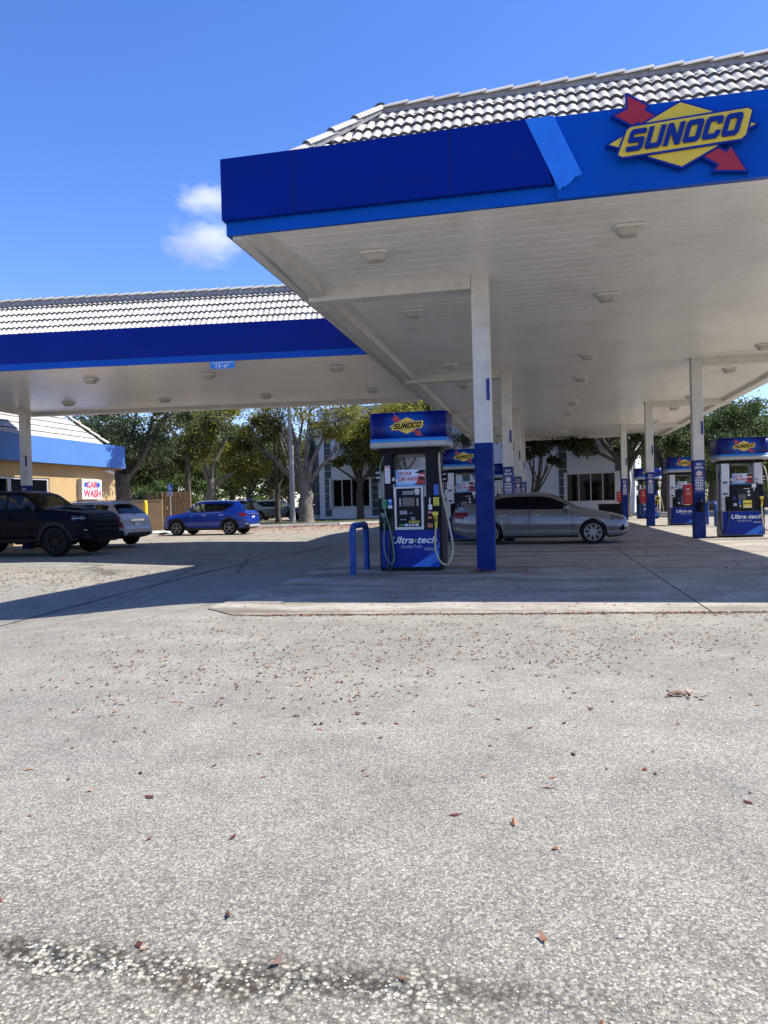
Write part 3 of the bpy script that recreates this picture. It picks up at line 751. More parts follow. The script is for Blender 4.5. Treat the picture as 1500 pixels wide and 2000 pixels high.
    # hoses and nozzles
    def hose(pts, rad, m, nm='hose'):
        P = [Vector(p) for p in pts]; out = []
        for i in range(len(P) - 1):
            p0, p1, p2, p3 = P[max(i - 1, 0)], P[i], P[i + 1], P[min(i + 2, len(P) - 1)]
            for q in range(6):
                t = q / 6; out.append(.5 * ((2 * p1) + (-p0 + p2) * t + (2 * p0 - 5 * p1 + 4 * p2 - p3) * t * t + (-p0 + 3 * p1 - 3 * p2 + p3) * t ** 3))
        out.append(P[-1]); mb = MB(); mb.tube(out, rad, m, 8); return mb.build(nm, r)
    def nozzle(x, m, z=.92):
        mb = MB(); mb.tube([(x, -.06, z - .12), (x, -.075, z), (x - .01, -.085, z + .10)], [.022, .03, .034], m, 8)
        mb.obox((x - .005, -.085, z + .13), ((1, 0, 0), (0, 1, 0), (0, 0, 1)), (.05, .035, .032), m)
        mb.tube([(x + .03, -.085, z + .13), (x + .05, -.03, z + .17), (x + .03, .01, z + .12)], .016, M['dark'], 8)
        nz = mb.build('nozzle', r)
        mb = MB(); mb.tube([(x - .03, -.10, z + .10), (x - .05, -.12, z + .03), (x - .03, -.10, z - .06)], .009, M['black'], 6)
        mb.rect(x - .012, x + .012, z - .02, z + .08, -.112, .004, M['black']); mb.build('lever', nz)
    if variant == 'A':
        nozzle(.50, M['labelyellow'])
        hose([(.57, .1, 2.16), (.585, -.08, 2.0), (.62, -.10, 1.5), (.72, -.08, .95), (.80, -.10, .45), (.75, -.14, .21), (.66, -.14, .13), (.55, -.12, .22), (.48, -.09, .45), (.495, -.06, .80)], .019, M['tanhose'] if dark else M['tanhose'])
        nozzle(-.45, M['greenhose'])
        hose([(-.44, .1, 2.16), (-.50, -.08, 1.9), (-.47, -.1, 1.4), (-.40, -.1, 1.0), (-.33, -.12, .75), (-.28, -.13, .45), (-.27, -.13, .25), (-.32, -.13, .15), (-.41, -.12, .25), (-.46, -.1, .5), (-.45, -.06, .80)], .014, M['greenhose'])
        hose([(-.31, .0, 1.0), (-.31, -.05, .7), (-.30, -.09, .3), (-.33, -.12, .06), (-.37, -.12, .03), (-.40, -.10, .06), (-.36, -.03, .5), (-.34, -.02, 1.0)], .018, M['blackhose'])
    else:
        nozzle(.50, M['labelyellow'], 1.02)
        hose([(.55, .1, 2.16), (.62, -.08, 1.9), (.70, -.1, 1.2), (.72, -.1, .5), (.62, -.12, .2), (.52, -.1, .4), (.495, -.06, .9)], .019, M['tanhose'])
        nozzle(-.37, M['black'], .98)
        hose([(-.55, .1, 2.16), (-.62, -.05, 1.6), (-.63, -.08, .7), (-.60, -.08, .25), (-.52, -.1, .14), (-.42, -.1, .4), (-.37, -.06, .86)], .019, M['blackhose'])
    # side warning plates on the header ends
    for c_, ax_, hs_, dc in (((.64, .2, 1.72), ((.9, -.43, 0), (.43, .9, 0), (0, 0, 1)), (.07, .006, .10), (-.004, -.008)), ((-.58, .05, 1.78), ((.8, .6, 0), (-.6, .8, 0), (0, 0, 1)), (.06, .006, .13), (.003, -.007))):
        mb = MB(); mb.obox(c_, ax_, hs_, M['black'])
        for k in range(2): mb.obox((c_[0] + dc[0], c_[1] + dc[1], c_[2] - .05 + .09 * k), ax_, (.04, .002, .018), M['lettgrey'])
        mb.build('side_notice', r)
    return r
def grad_navy():
    """topper face print: brighter blue halo round the emblem (printed graphic)"""
    m = bpy.data.materials.new('decal_navy_halo'); m.use_nodes = True; nt = m.node_tree; b = nt.nodes['Principled BSDF']; b.inputs['Roughness'].default_value = .3; b.inputs['Specular IOR Level'].default_value = .25
    tc = nt.nodes.new('ShaderNodeTexCoord'); mp = nt.nodes.new('ShaderNodeMapping'); mp.vector_type = 'POINT'
    mp.inputs['Location'].default_value = (-.03 * 1.7, 0, -2.645 * 2.6); mp.inputs['Scale'].default_value = (1.7, 0, 2.6)
    nt.links.new(tc.outputs['Object'], mp.inputs[0])
    ln = nt.nodes.new('ShaderNodeVectorMath'); ln.operation = 'LENGTH'; nt.links.new(mp.outputs[0], ln.inputs[0])
    cr = nt.nodes.new('ShaderNodeValToRGB'); e = cr.color_ramp.elements
    e[0].position = .25; e[0].color = (.003, .10, .46, 1); e[1].position = .85; e[1].color = (.001, .009, .13, 1)
    nt.links.new(ln.outputs['Value'], cr.inputs[0]); nt.links.new(cr.outputs[0], b.inputs['Base Color']); return m
M['decalnavy'] = grad_navy()
PG = 'fuel dispensers under the canopy'
p1 = make_pump('1', True, 'A'); p1.location = (-2.36, 13.22, 0)
tag(p1, 'nearest dark fuel dispenser, number 1, between the hoop bollard and the blue column', 'fuel pump', PG)
pB = make_pump('5', False, 'B'); pB.location = (-2.36, 23.1, 0)
tag(pB, 'shaded fuel dispenser behind the sedan tail, cut by the nearest blue column', 'fuel pump', PG)
c = copy_tree(pB); c.location = (-2.30, 32.9, 0); tag(c, 'small shaded fuel dispenser showing between the nearest column and the next one', 'fuel pump', PG)
pC = make_pump('7', False, 'B'); pC.location = (5.70, 23.1, 0)
tag(pC, 'largest sunlit silver fuel dispenser, number 7, standing right of the squeegee bin column', 'fuel pump', PG)
c = copy_tree(pC); c.location = (5.90, 33.2, 0); tag(c, 'sunlit silver fuel dispenser half hidden by the column with the squeegee bin', 'fuel pump', PG)
p6 = make_pump('9', True, 'A'); p6.location = (5.95, 44.2, 0); tag(p6, 'farthest sunlit dark fuel dispenser beyond the silver sedan nose', 'fuel pump', PG)

# ------------------------------------------------------------------ hoop bollards
def hoop(x, y, rz, label, h=.90, w=.55, z=0.):
    mb = MB(); rb = .17; pts = [(-w, 0, -.05), (-w, 0, h - rb)]
    pts = [(0, -w, -.05), (0, -w, h - rb)]
    for k in range(1, 9): a = PI - PI / 2 * k / 8; pts.append((0, -w + rb + rb * math.cos(a), h - rb + rb * math.sin(a)))
    for k in range(0, 9): a = PI / 2 - PI / 2 * k / 8; pts.append((0, w - rb + rb * math.cos(a), h - rb + rb * math.sin(a)))
    pts.append((0, w, -.05)); mb.tube(pts, .058, M['pipeblue'], 14)
    o = mb.build('hoop_bollard'); o.location = (x, y, z); o.rotation_euler = (0, 0, rz)
    return tag(o, label, 'bollard', 'blue hoop bollards guarding the pumps')
hoop(-3.27, 13.1, .0, 'blue steel hoop bollard beside the nearest dark fuel dispenser', .87, .52)
hoop(6.83, 32.5, .0, 'blue steel hoop bollard left of the silver number 7 dispenser', .95, .75)

# ------------------------------------------------------------------ red cabinets, squeegee bin
def red_box(x, y, label):
    r = empty('extinguisher_cabinet', (x, y, 1.0), 0, label, 'fire cabinet', 'red cabinets on the canopy columns')
    mb = MB(); mb.bevbox(-.13, .13, -.10, .10, 0, .58, .02, M['redbox']); mb.build('cabinet', r)
    mb = MB(); mb.rect(-.11, .11, .03, .55, -.108, .007, M['redbox']); mb.rect(-.05, .02, .42, .46, -.112, .003, M['paper']); mb.rect(-.055, .06, .28, .36, -.112, .003, M['orange']); mb.build('door', r)
    return r
red_box(4.21, 23.04, 'red fire cabinet on the column carrying the largest readable notice')
red_box(4.21, 32.81, 'red fire cabinet on the middle right-hand column')
red_box(4.21, 42.58, 'small dark red fire cabinet on the farthest right-hand column')
sb = empty('squeegee_bin', (4.50, 22.84, .78), 0, 'small black squeegee bin on the column right of the sedan', 'squeegee bin')
mb = MB(); mb.lathe([(.0, 0), (.085, 0), (.10, .28), (.09, .28), (.08, .03), (0, .03)], (0, -.06, 0), (0, 0, 1), M['black'], 16); mb.build('bin', sb)
mb = MB(); mb.tube([(.02, -.06, .05), (.03, -.08, .36)], .012, M['orange'], 6); mb.box(-.06, .10, -.10, -.06, .36, .39, M['black']); mb.build('squeegee', sb)
# ------------------------------------------------------------------ vehicles
NS, NG, NR = 12, 7, 8      # cross-section steps: sill to belt, belt to rail, rail to centre
def car_shell(S):
    L = S['L']; xs = set()
    n = int(L / .035)
    for i in range(n + 1): xs.add(round(L * i / n, 4))
    for k in range(7): xs.add(round(.035 * (k / 7) ** 1.6, 4)); xs.add(round(L - .035 * (k / 7) ** 1.6, 4))
    for d in S['doors']:
        for q in d: xs.add(round(q - .006, 4)); xs.add(round(q + .006, 4))
    xs = sorted(xs); rings = []
    for x in xs:
        w = pchip(S['w'], x); zt = pchip(S['top'], x); zb = pchip(S['bot'], x); zl = min(pchip(S['belt'], x), zt - .015); wt = min(pchip(S['wt'], x), w - .01)
        for xc in S['wheels']:
            d = abs(x - xc)
            if d < S['ra']: zb = max(zb, S['rw'] + math.sqrt(S['ra'] ** 2 - d * d) - .01)
        zb = min(zb, zl - .05)
        # the nose and tail round off in plan
        P = []
        zlow = pchip(S['bot'], x); h = zl - zlow
        for i in range(NS + 1):
            t = i / NS; z = zb + (zl - zb) * t; q = (z - zlow) / h
            bulge = -.055 * (q - .42) ** 2 / .18 - (.02 if q < .10 else 0)
            if S.get('crease'): bulge += .020 * math.exp(-((q - S['crease']) / .05) ** 2) - .030 * math.exp(-((q - .30) / .13) ** 2)
            P.append((w + bulge * .9, z))
        yb = P[-1][0]; crown = min(.075, (zt - zl) * .35) if zt - zl < .3 else .06
        zr = zt - crown
        for i in range(1, NG + 1):
            t = i / NG; y = yb + (wt - yb) * (t + .18 * t * (1 - t) * -1); z = zl + (zr - zl) * t; P.append((y, z))
        for i in range(1, NR + 1):
            a = PI / 2 * i / NR; P.append((wt * math.cos(a) ** .75 if i < NR else 0, zr + crown * math.sin(a)))
        rings.append(P)
    return xs, rings
def make_car(name, S):
    """nose towards +X, origin on the ground under the middle"""
    r = empty(name, (0, 0, 0)); L = S['L']
    xs, rings = car_shell(S); m = len(rings[0]); allm = {}
    V = []
    for x, P in zip(xs, rings):
        full = [(L / 2 - x, -y, z) for y, z in P] + [(L / 2 - x, y, z) for y, z in P[-2::-1]]
        V.append(full)
    n = 2 * m - 1
    def get(key):
        if key not in allm: allm[key] = MB()
        return allm[key]
    body = {}
    buckets = {}
    for i in range(len(xs) - 1):
        x = (xs[i] + xs[i + 1]) / 2
        for j in range(n - 1):
            k = j if j < m - 1 else n - 2 - j       # ring step from sill (0) to centre
            side = -1 if j < m - 1 else 1
            q = [V[i][j], V[i][j + 1], V[i + 1][j + 1], V[i + 1][j]]
            z = sum(p[2] for p in q) / 4; y = abs(sum(p[1] for p in q) / 4)
            buckets.setdefault(S['classify'](x, y, z, k, side), []).append((i, j))
        # underside
        a, b = V[i][0], V[i + 1][0]; c, d = V[i][-1], V[i + 1][-1]
        get('underbody').add([a, b, d, c], [(0, 1, 2, 3)], M['plastic'])
    names = {'body': S['paint'], 'cladding': M['plastic'], 'windscreen': M['glass'], 'rear_window': M['privacy'], 'side_window': S.get('sideglass', M['privacy']), 'front_side_window': S.get('frontglass', M['glass']), 'headlight': M['lamp'], 'tail_light': M['tail'], 'grille': M['black'], 'trim': M['chrome'], 'seam': M['seam'], 'roof': S.get('roofmat', S['paint'])}
    out = {}
    def emit(objname, groups):
        mb = MB()
        for key, mt in groups:
            fs = buckets.get(key)
            if not fs: continue
            idx = {}; vv = []; ff = []
            for i, j in fs:
                f = []
                for p in ((i, j), (i, j + 1), (i + 1, j + 1), (i + 1, j)):
                    if p not in idx: idx[p] = len(vv); vv.append(V[p[0]][p[1]])
                    f.append(idx[p])
                ff.append(tuple(f))
            mb.add(vv, ff, mt, True)
        return mb
    mb = emit('body', [('body', S['paint']), ('seam', M['seam']), ('blackout', M['black'])])
    for e, sgn in ((0, 1), (-1, -1)):      # end caps
        R_ = V[e]; mb.add(R_, [tuple(range(n)) if sgn > 0 else tuple(range(n - 1, -1, -1))], S.get('capmat', S['paint']))
    bo = mb.build('body', r)
    get('underbody').build('underbody', r)
    for key in sorted(buckets):
        if key in ('body', 'seam', 'blackout'): continue
        base = key.split('#')[0]
        mt = names.get(base, S['paint'])
        o = emit(base, [(key, mt)]).build(base, r); out[key] = o
    # wheels
    for xc in S['wheels']:
        for sd in (-1, 1):
            wy = sd * (S['track'])
            wr = empty('wheel', (L / 2 - xc, wy, S['rw'])); wr.parent = r
            make_wheel(wr, S['rw'], S['tw'], sd, S['spokes'], S.get('rimmat', M['rim']), S.get('rimk', .68))
    S['extras'](r, S, out)
    # cabin
    cx0, cx1 = S['cabin']
    for xx in (cx0 + .35, cx0 + 1.35):
        for yy in (-.36, .36):
            mb = MB(); mb.bevbox(L / 2 - xx - .45, L / 2 - xx, yy - .24, yy + .24, .35, .62, .08, M['dark']); mb.obox((L / 2 - xx - .52, yy, .86), ((.96, 0, .25), (0, 1, 0), (-.25, 0, .96)), (.07, .22, .32), M['dark']); mb.build('seat', r)
    mb = MB(); mb.box(L / 2 - cx0 + .12, L / 2 - cx0 + .30, -.62, .62, .55, S['belt'][0][1] + .02 if False else pchip(S['belt'], cx0) - .06, M['black']); mb.build('dashboard', r)
    return r
def make_wheel(parent, R_, tw, sd, spokes, rm, k):
    mb = MB(); rr = R_ * k
    mb.lathe([(rr, -tw * .45), (R_ * .93, -tw * .5), (R_ * .985, -tw * .38), (R_, -tw * .2), (R_, tw * .2), (R_ * .985, tw * .38), (R_ * .93, tw * .5), (rr, tw * .45), (rr, -tw * .45)], (0, 0, 0), (0, sd, 0), M['tyre'], 40)
    mb.lathe([(.01, -tw * .1), (rr, -tw * .1)], (0, 0, 0), (0, sd, 0), M['black'], 32)
    mb.build('tyre', parent)
    mb = MB()
    mb.lathe([(rr * .995, tw * .46), (rr * .93, tw * .47), (rr * .90, tw * .30), (rr * .97, tw * .1)], (0, 0, 0), (0, sd, 0), rm, 40)
    mb.lathe([(.0, tw * .36), (rr * .16, tw * .36), (rr * .2, tw * .30), (rr * .2, 0)], (0, 0, 0), (0, sd, 0), rm, 20)
    def bar(a, b, w0, w1, y):
        d = (b - a).normalized(); s = Vector((-d.z, 0, d.x))
        y0, y1 = sd * tw * y, sd * tw * (y + .08)
        v = []
        for yy, f in ((y0 - sd * .02, 1), (y1, .8)):
            for p, w in ((a, w0), (b, w1)):
                for q in (-1, 1): c = p + s * w * f * q; v.append((c.x, yy, c.z))
        mb.add(v, [(0, 1, 3, 2), (4, 5, 7, 6), (0, 1, 5, 4), (2, 3, 7, 6), (0, 2, 6, 4), (1, 3, 7, 5)], rm)
    for i in range(spokes):
        t = 2 * PI * i / spokes + .3
        for dt in (-.13, .13):
            a = Vector((math.cos(t + dt * 1.5) * rr * .17, 0, math.sin(t + dt * 1.5) * rr * .17)); b = Vector((math.cos(t + dt * (1 if spokes > 6 else 1.6)) * rr * .93, 0, math.sin(t + dt * (1 if spokes > 6 else 1.6)) * rr * .93))
            bar(a, b, rr * .055, rr * .05, .32)
    mb.build('rim', parent)

def mirror(r, S, x, z, mt, w=None):
    for sd in (-1, 1):
        mb = MB(); y = sd * ((w or pchip(S['w'], x)) + .07); lx = S['L'] / 2 - x
        prof = [(.0, -.075), (.06, -.07), (.085, -.03), (.09, .03), (.07, .06), (0, .065)]
        mb.lathe(prof, (0, 0, 0), (1, 0, 0), mt, 14); mb.v = [(lx + a * 1.0, y + b * 1.15, z + c * .8) for a, b, c in mb.v]
        mb.box(lx - .03, lx + .03, min(y, y - sd * .12), max(y, y - sd * .12), z - .075, z - .045, M['plastic']); mb.build('wing_mirror', r)
def handles(r, S, xs, mt, z, dz=.0):
    for sd in (-1, 1):
        for x in xs:
            mb = MB(); y = sd * (pchip(S['w'], x) - .004); lx = S['L'] / 2 - x
            mb.tube([(lx - .10, y - sd * .02, z), (lx - .07, y + sd * .022, z), (lx + .07, y + sd * .022, z + dz), (lx + .10, y - sd * .02, z + dz)], .013, mt, 6); mb.build('door_handle', r)
def plate_at(r, x, z, w, h, mt, name='number_plate', tilt=0.0):
    mb = MB(); mb.obox((x, 0, z), ((math.cos(tilt), 0, math.sin(tilt)), (0, 1, 0), (-math.sin(tilt), 0, math.cos(tilt))), (.008, w / 2, h / 2), mt); mb.build(name, r)

# --- silver grey sedan
def cls_sedan(x, y, z, k, side):
    S = SEDAN
    if k < NS:
        for d in S['doors']:
            for q in d:
                if abs(x - q) < .006 and z > .30: return 'seam'
        if x < .46 and .645 < z < .655 + .25 * min(x, .3) + .03 and y > .40 and x > .0: return 'headlight#%d' % side
        if x > 4.18 and .76 < z < .93 and y > .45: return 'tail_light#%d' % side
        if .10 < x < .30 and .36 < z < .36 + (.30 - x) * .9 and y > .5: return 'blackout'
        if z < .235: return 'cladding'
        if x < .12 and .24 < z < .46 and y < .5: return 'grille'
        for i, d in enumerate(S['doors']):
            if d[0] + .006 < x < d[1] - .006 and z > .27: return 'door#%d%d' % (i, side)
        return 'body'
    if k < NS + NG:
        kk = k - NS
        if 1.55 < x < 3.72 and kk < NG - 1 and pchip(S['top'], x) - pchip(S['belt'], x) > .14:
            if abs(x - 2.52) < .03: return 'blackout'
            return 'front_side_window#%d' % side if x < 2.52 else 'side_window#%d' % side
        return 'body'
    if 1.17 < x < 1.98 and k > NS + NG: return 'windscreen'
    if 3.35 < x < 4.10 and k > NS + NG: return 'rear_window'
    if x < .10 and .52 < z < .62 and y < .55: return 'grille'
    return 'body'
def ex_sedan(r, S, out):
    L = S['L']; mirror(r, S, 1.58, .975, S['paint']); handles(r, S, (2.36, 3.26), M['chrome'], .80, 0)
    plate_at(r, -L / 2 - .004, .58, .30, .15, M['plate'])
    for sd in (-1, 1):
        mb = MB(); pts = [(L / 2 - x, sd * (pchip(S['w'], x) - .055 - .0), pchip(S['belt'], x) + .012) for x in (1.35, 1.8, 2.4, 3.0, 3.5)]
        mb.tube(pts, .007, M['chrome'], 6); mb.build('window_trim', r)
        mb = MB(); mb.tube([(L / 2 - .30, sd * .80, .36), (L / 2 - .14, sd * .73, .34), (L / 2 - .10, sd * .66, .30)], .012, M['silver'], 6); mb.build('fog_trim', r)
SEDAN = dict(L=4.64, w=[(0, .64), (.04, .73), (.12, .79), (.3, .845), (.7, .885), (1.4, .90), (2.6, .90), (3.6, .89), (4.1, .865), (4.4, .81), (4.58, .74), (4.64, .66)],
  top=[(0, .60), (.03, .675), (.10, .735), (.3, .80), (.7, .89), (1.15, .975), (1.25, 1.0), (1.6, 1.20), (2.0, 1.385), (2.35, 1.435), (2.7, 1.438), (3.1, 1.42), (3.5, 1.35), (3.85, 1.25), (4.1, 1.165), (4.45, 1.085), (4.56, 1.03), (4.62, .88), (4.64, .72)],
  belt=[(0, .57), (.1, .69), (.3, .75), (.7, .825), (1.2, .89), (1.7, .915), (2.6, .93), (3.4, .955), (4.0, .98), (4.5, .97), (4.6, .85), (4.64, .68)],
  wt=[(0, .45), (.1, .62), (.3, .70), (.9, .74), (1.2, .74), (1.7, .66), (2.3, .60), (3.0, .58), (3.6, .60), (4.0, .68), (4.4, .72), (4.6, .66), (4.64, .56)],
  bot=[(0, .30), (.15, .22), (.5, .18), (1.4, .185), (3.4, .185), (4.2, .22), (4.55, .34), (4.64, .44)],
  wheels=(.90, 3.60), ra=.365, rw=.325, tw=.215, track=.785, spokes=8, doors=((1.42, 2.53), (2.53, 3.50)), crease=.80, cabin=(1.6, 3.3), paint=M['p_grey'], sideglass=M['darkglass'], frontglass=M['darkglass'], classify=cls_sedan, extras=ex_sedan, rimk=.70)
sedan = make_car('parked_sedan', SEDAN); sedan.scale = (1.045, 1, 1.035); sedan.location = (-.09, 21.86, -.01); sedan.rotation_euler = (0, 0, -.03)
tag(sedan, 'silver grey sedan with black-tinted windows parked under the canopy behind the blue column', 'car')

# --- red car far right: same kind of shell, another paint, copied shapes get their own materials
S2 = dict(SEDAN); S2['paint'] = M['p_red']
rc = make_car('red_car', S2); rc.location = (14.6, 62.0, .05); rc.rotation_euler = (0, 0, -PI / 2 + .25)
tag(rc, 'red car half hidden under the trees behind the sunlit hoop bollard', 'car')

# --- blue crossover
def cls_suv(x, y, z, k, side):
    S = SUVB
    near = min(abs(x - xc) for xc in S['wheels']); zc = [xc for xc in S['wheels'] if abs(x - xc) == near][0]
    arch = math.hypot(x - zc, z - S['rw']) < S['ra'] + .085
    if k < NS:
        if arch or z < .36: return 'cladding'
        if x < .16 and z < .45: return 'grille'
        for d in S['doors']:
            for q in d:
                if abs(x - q) < .006: return 'seam'
        if x < .40 and .74 < z < .86 and y > .45: return 'headlight#%d' % side
        if x > 3.94 and .86 < z < .985 and y > .5: return 'tail_light#%d' % side
        if x > 4.22 and z < .52: return 'trim' if z > .46 else 'cladding'
        for i, d in enumerate(S['doors']):
            if d[0] + .006 < x < d[1] - .006: return 'door#%d%d' % (i, side)
        return 'body'
    if k < NS + NG:
        kk = k - NS
        if 1.42 < x < 3.62 and kk < NG - 1 and kk > 0 and pchip(S['top'], x) - pchip(S['belt'], x) > .17:
            if abs(x - 2.36) < .035 or abs(x - 3.13) < .02: return 'blackout'
            if x > 3.13 and z < pchip(S['belt'], x) + .05 + (x - 3.13) * .45: return 'body'
            return 'front_side_window#%d' % side if x < 2.36 else 'side_window#%d' % side
        return 'body'
    if 1.15 < x < 1.78 and k > NS + NG: return 'windscreen'
    if 3.90 < x < 4.20 and k > NS + NG: return 'rear_window'
    if x < .08 and .62 < z < .76: return 'grille'
    if x > 4.22 and z < .56: return 'trim' if z > .50 else 'cladding'
    return 'body'
def ex_suv(r, S, out):
    L = S['L']; mirror(r, S, 1.50, 1.075, S['paint']); handles(r, S, (2.20, 3.05), M['chrome'], .94)
    plate_at(r, -L / 2 + .07, .78, .30, .15, M['plate'], tilt=.18)
    for sd in (-1, 1):
        mb = MB(); pts = [(L / 2 - x, sd * (pchip(S['wt'], x) + .0), pchip(S['top'], x) - .01) for x in (1.75, 2.2, 2.8, 3.4, 3.75)]
        mb.tube(pts, .018, M['silver'], 6); mb.build('roof_rail', r)
        mb = MB(); pts = [(L / 2 - x, sd * (pchip(S['w'], x) - .055), pchip(S['belt'], x) + .01) for x in (1.3, 1.8, 2.4, 3.1)]
        mb.tube(pts, .009, M['chrome'], 6); mb.build('window_trim', r)
    mb = MB(); mb.tube([(-L / 2 + .05, -.62, .96), (-L / 2 + .045, 0, .97), (-L / 2 + .05, .62, .96)], .018, M['chrome'], 6); mb.build('tailgate_bar', r)
    mb = MB(); mb.box(-L / 2 - .01, -L / 2 + .08, -.62, .62, .36, .46, M['silver']); mb.build('skid_plate', r)
    mb = MB(); mb.obox((-L / 2 + .42, 0, 1.615), ((.98, 0, .06), (0, 1, 0), (-.06, 0, .98)), (.16, .56, .016), S['paint']); mb.build('roof_spoiler', r)
    mb = MB(); mb.obox((L / 2 - 1.62, .88, .98), ((.8, 0, .5), (0, 1, 0), (-.5, 0, .8)), (.05, .004, .10), M['decalcyan']); mb.build('door_sticker', r)
SUVB = dict(L=4.37, w=[(0, .62), (.05, .72), (.15, .80), (.4, .865), (.8, .89), (2.0, .90), (3.4, .895), (3.9, .87), (4.2, .82), (4.33, .76), (4.37, .72)],
  top=[(0, .62), (.03, .72), (.08, .82), (.25, .92), (.6, .98), (1.08, 1.05), (1.2, 1.10), (1.5, 1.36), (1.8, 1.545), (2.15, 1.60), (2.8, 1.61), (3.5, 1.59), (3.85, 1.555), (3.95, 1.50), (4.10, 1.28), (4.20, 1.10), (4.27, 1.0), (4.30, .80), (4.34, .58), (4.37, .50)],
  belt=[(0, .60), (.08, .76), (.3, .86), (.9, .965), (1.5, 1.0), (2.5, 1.02), (3.2, 1.05), (3.8, 1.10), (4.1, 1.05), (4.25, .95), (4.30, .78), (4.34, .56), (4.37, .47)],
  wt=[(0, .5), (.1, .64), (.4, .74), (1.1, .77), (1.6, .70), (2.1, .645), (3.2, .63), (3.9, .60), (4.1, .68), (4.25, .74), (4.33, .70), (4.37, .66)],
  bot=[(0, .34), (.15, .25), (.5, .23), (3.6, .23), (4.1, .28), (4.37, .36)],
  wheels=(.83, 3.46), ra=.385, rw=.345, tw=.22, track=.79, spokes=5, doors=((1.36, 2.38), (2.38, 3.32)), crease=.84, cabin=(1.5, 3.2), paint=M['p_blue'], sideglass=M['privacy'], frontglass=M['glass'], classify=cls_suv, extras=ex_suv, rimk=.70)
suv = make_car('parked_suv', SUVB); suv.location = (-15.35, 32.55, -.01); suv.rotation_euler = (0, 0, PI)
tag(suv, 'bright blue crossover with black wheel arches parked before the timber fence', 'car')
S3 = dict(SUVB); S3['paint'] = M['p_slate']; S3['doors'] = ((1.36, 2.38), (2.38, 3.32))
g1 = make_car('slate_suv', S3); g1.location = (-22.3, 60.5, .05); g1.rotation_euler = (0, 0, .05); g1.scale = (1.1, 1.08, 1.08)
tag(g1, 'slate grey estate car parked behind the thin tree trunk and wooden pole', 'car')

# --- midnight pickup
def cls_truck(x, y, z, k, side):
    S = TRUCK
    near = min(abs(x - xc) for xc in S['wheels']); zc = [xc for xc in S['wheels'] if abs(x - xc) == near][0]
    arch = math.hypot(x - zc, z - S['rw']) < S['ra'] + .10
    if k < NS:
        if arch or z < .52: return 'cladding'
        for d in S['doors']:
            for q in d:
                if abs(x - q) < .006 and z < 1.36: return 'seam'
        if x < .46 and 1.10 < z < 1.20 and y > .66: return 'headlight#%d' % side
        if x < .2 and .62 < z < 1.25 and y < .68: return 'grille'
        if x > 5.72 and .95 < z < 1.28 and y > .7: return 'tail_light#%d' % side
        for i, d in enumerate(S['doors']):
            if d[0] + .006 < x < d[1] - .006: return 'door#%d%d' % (i, side)
        return 'body'
    if k < NS + NG:
        kk = k - NS
        if 1.75 < x < 3.82 and kk < NG - 1 and kk > 0 and pchip(S['top'], x) - pchip(S['belt'], x) > .2:
            if abs(x - 2.78) < .05: return 'blackout'
            return 'front_side_window#%d' % side if x < 2.78 else 'side_window#%d' % side
        return 'body'
    if 1.52 < x < 2.20 and k > NS + NG: return 'windscreen'
    if 4.0 < x < 4.1 and z > 1.42: return 'rear_window'
    if 4.12 < x < 5.75 and k > NS + NG: return 'bed_cover'
    if x < .12 and .7 < z < 1.2: return 'grille'
    return 'body'
def ex_truck(r, S, out):
    L = S['L']; mirror(r, S, 1.86, 1.50, M['black'], 1.06); handles(r, S, (2.62, 3.66), M['p_dark'], 1.20)
    mb = MB()
    v = []; f = []
    for x, h in ((.45, .0), (.62, .075), (1.1, .075), (1.35, .0)):
        zz = pchip(S['top'], x)
        for y in (-.42, -.36, .36, .42): v.append((L / 2 - x, y, zz + (h if abs(y) < .4 else h * .2) + .002))
    for i in range(3):
        for j in range(3): f.append((i * 4 + j, i * 4 + j + 1, i * 4 + j + 5, i * 4 + j + 4))
    mb.add(v, f, M['black'], False); mb.build('hood_scoop', r)
    mb = MB()
    for k in range(3): mb.box(L / 2 - .02, L / 2 + .03, -.62, .62, .76 + .15 * k, .80 + .15 * k, M['dark'])
    mb.build('grille_bar', r)
    mb = MB(); mb.box(L / 2 - .12, L / 2 + .10, -.92, .92, .50, .68, M['p_dark']); mb.box(L / 2 + .05, L / 2 + .105, -.5, .5, .40, .50, M['black']); mb.build('front_bumper', r)
    for sd in (-1, 1):
        mb = MB(); mb.box(L / 2 - 3.9, L / 2 - 1.75, sd * .98 - .06, sd * .98 + .06, .44, .50, M['black']); mb.build('side_step', r)
        mb = MB(); mb.tube([(L / 2 - .40, sd * 1.035, 1.125), (L / 2 - .22, sd * 1.0, 1.13), (L / 2 - .10, sd * .935, 1.135)], .012, M['silver'], 6); mb.build('headlight_trim', r); mb = MB(); mb.tube([(L / 2 - .10, sd * .93, .78), (L / 2 - .04, sd * .86, .775)], .02, M['silver'], 6); mb.build('fog_light', r)
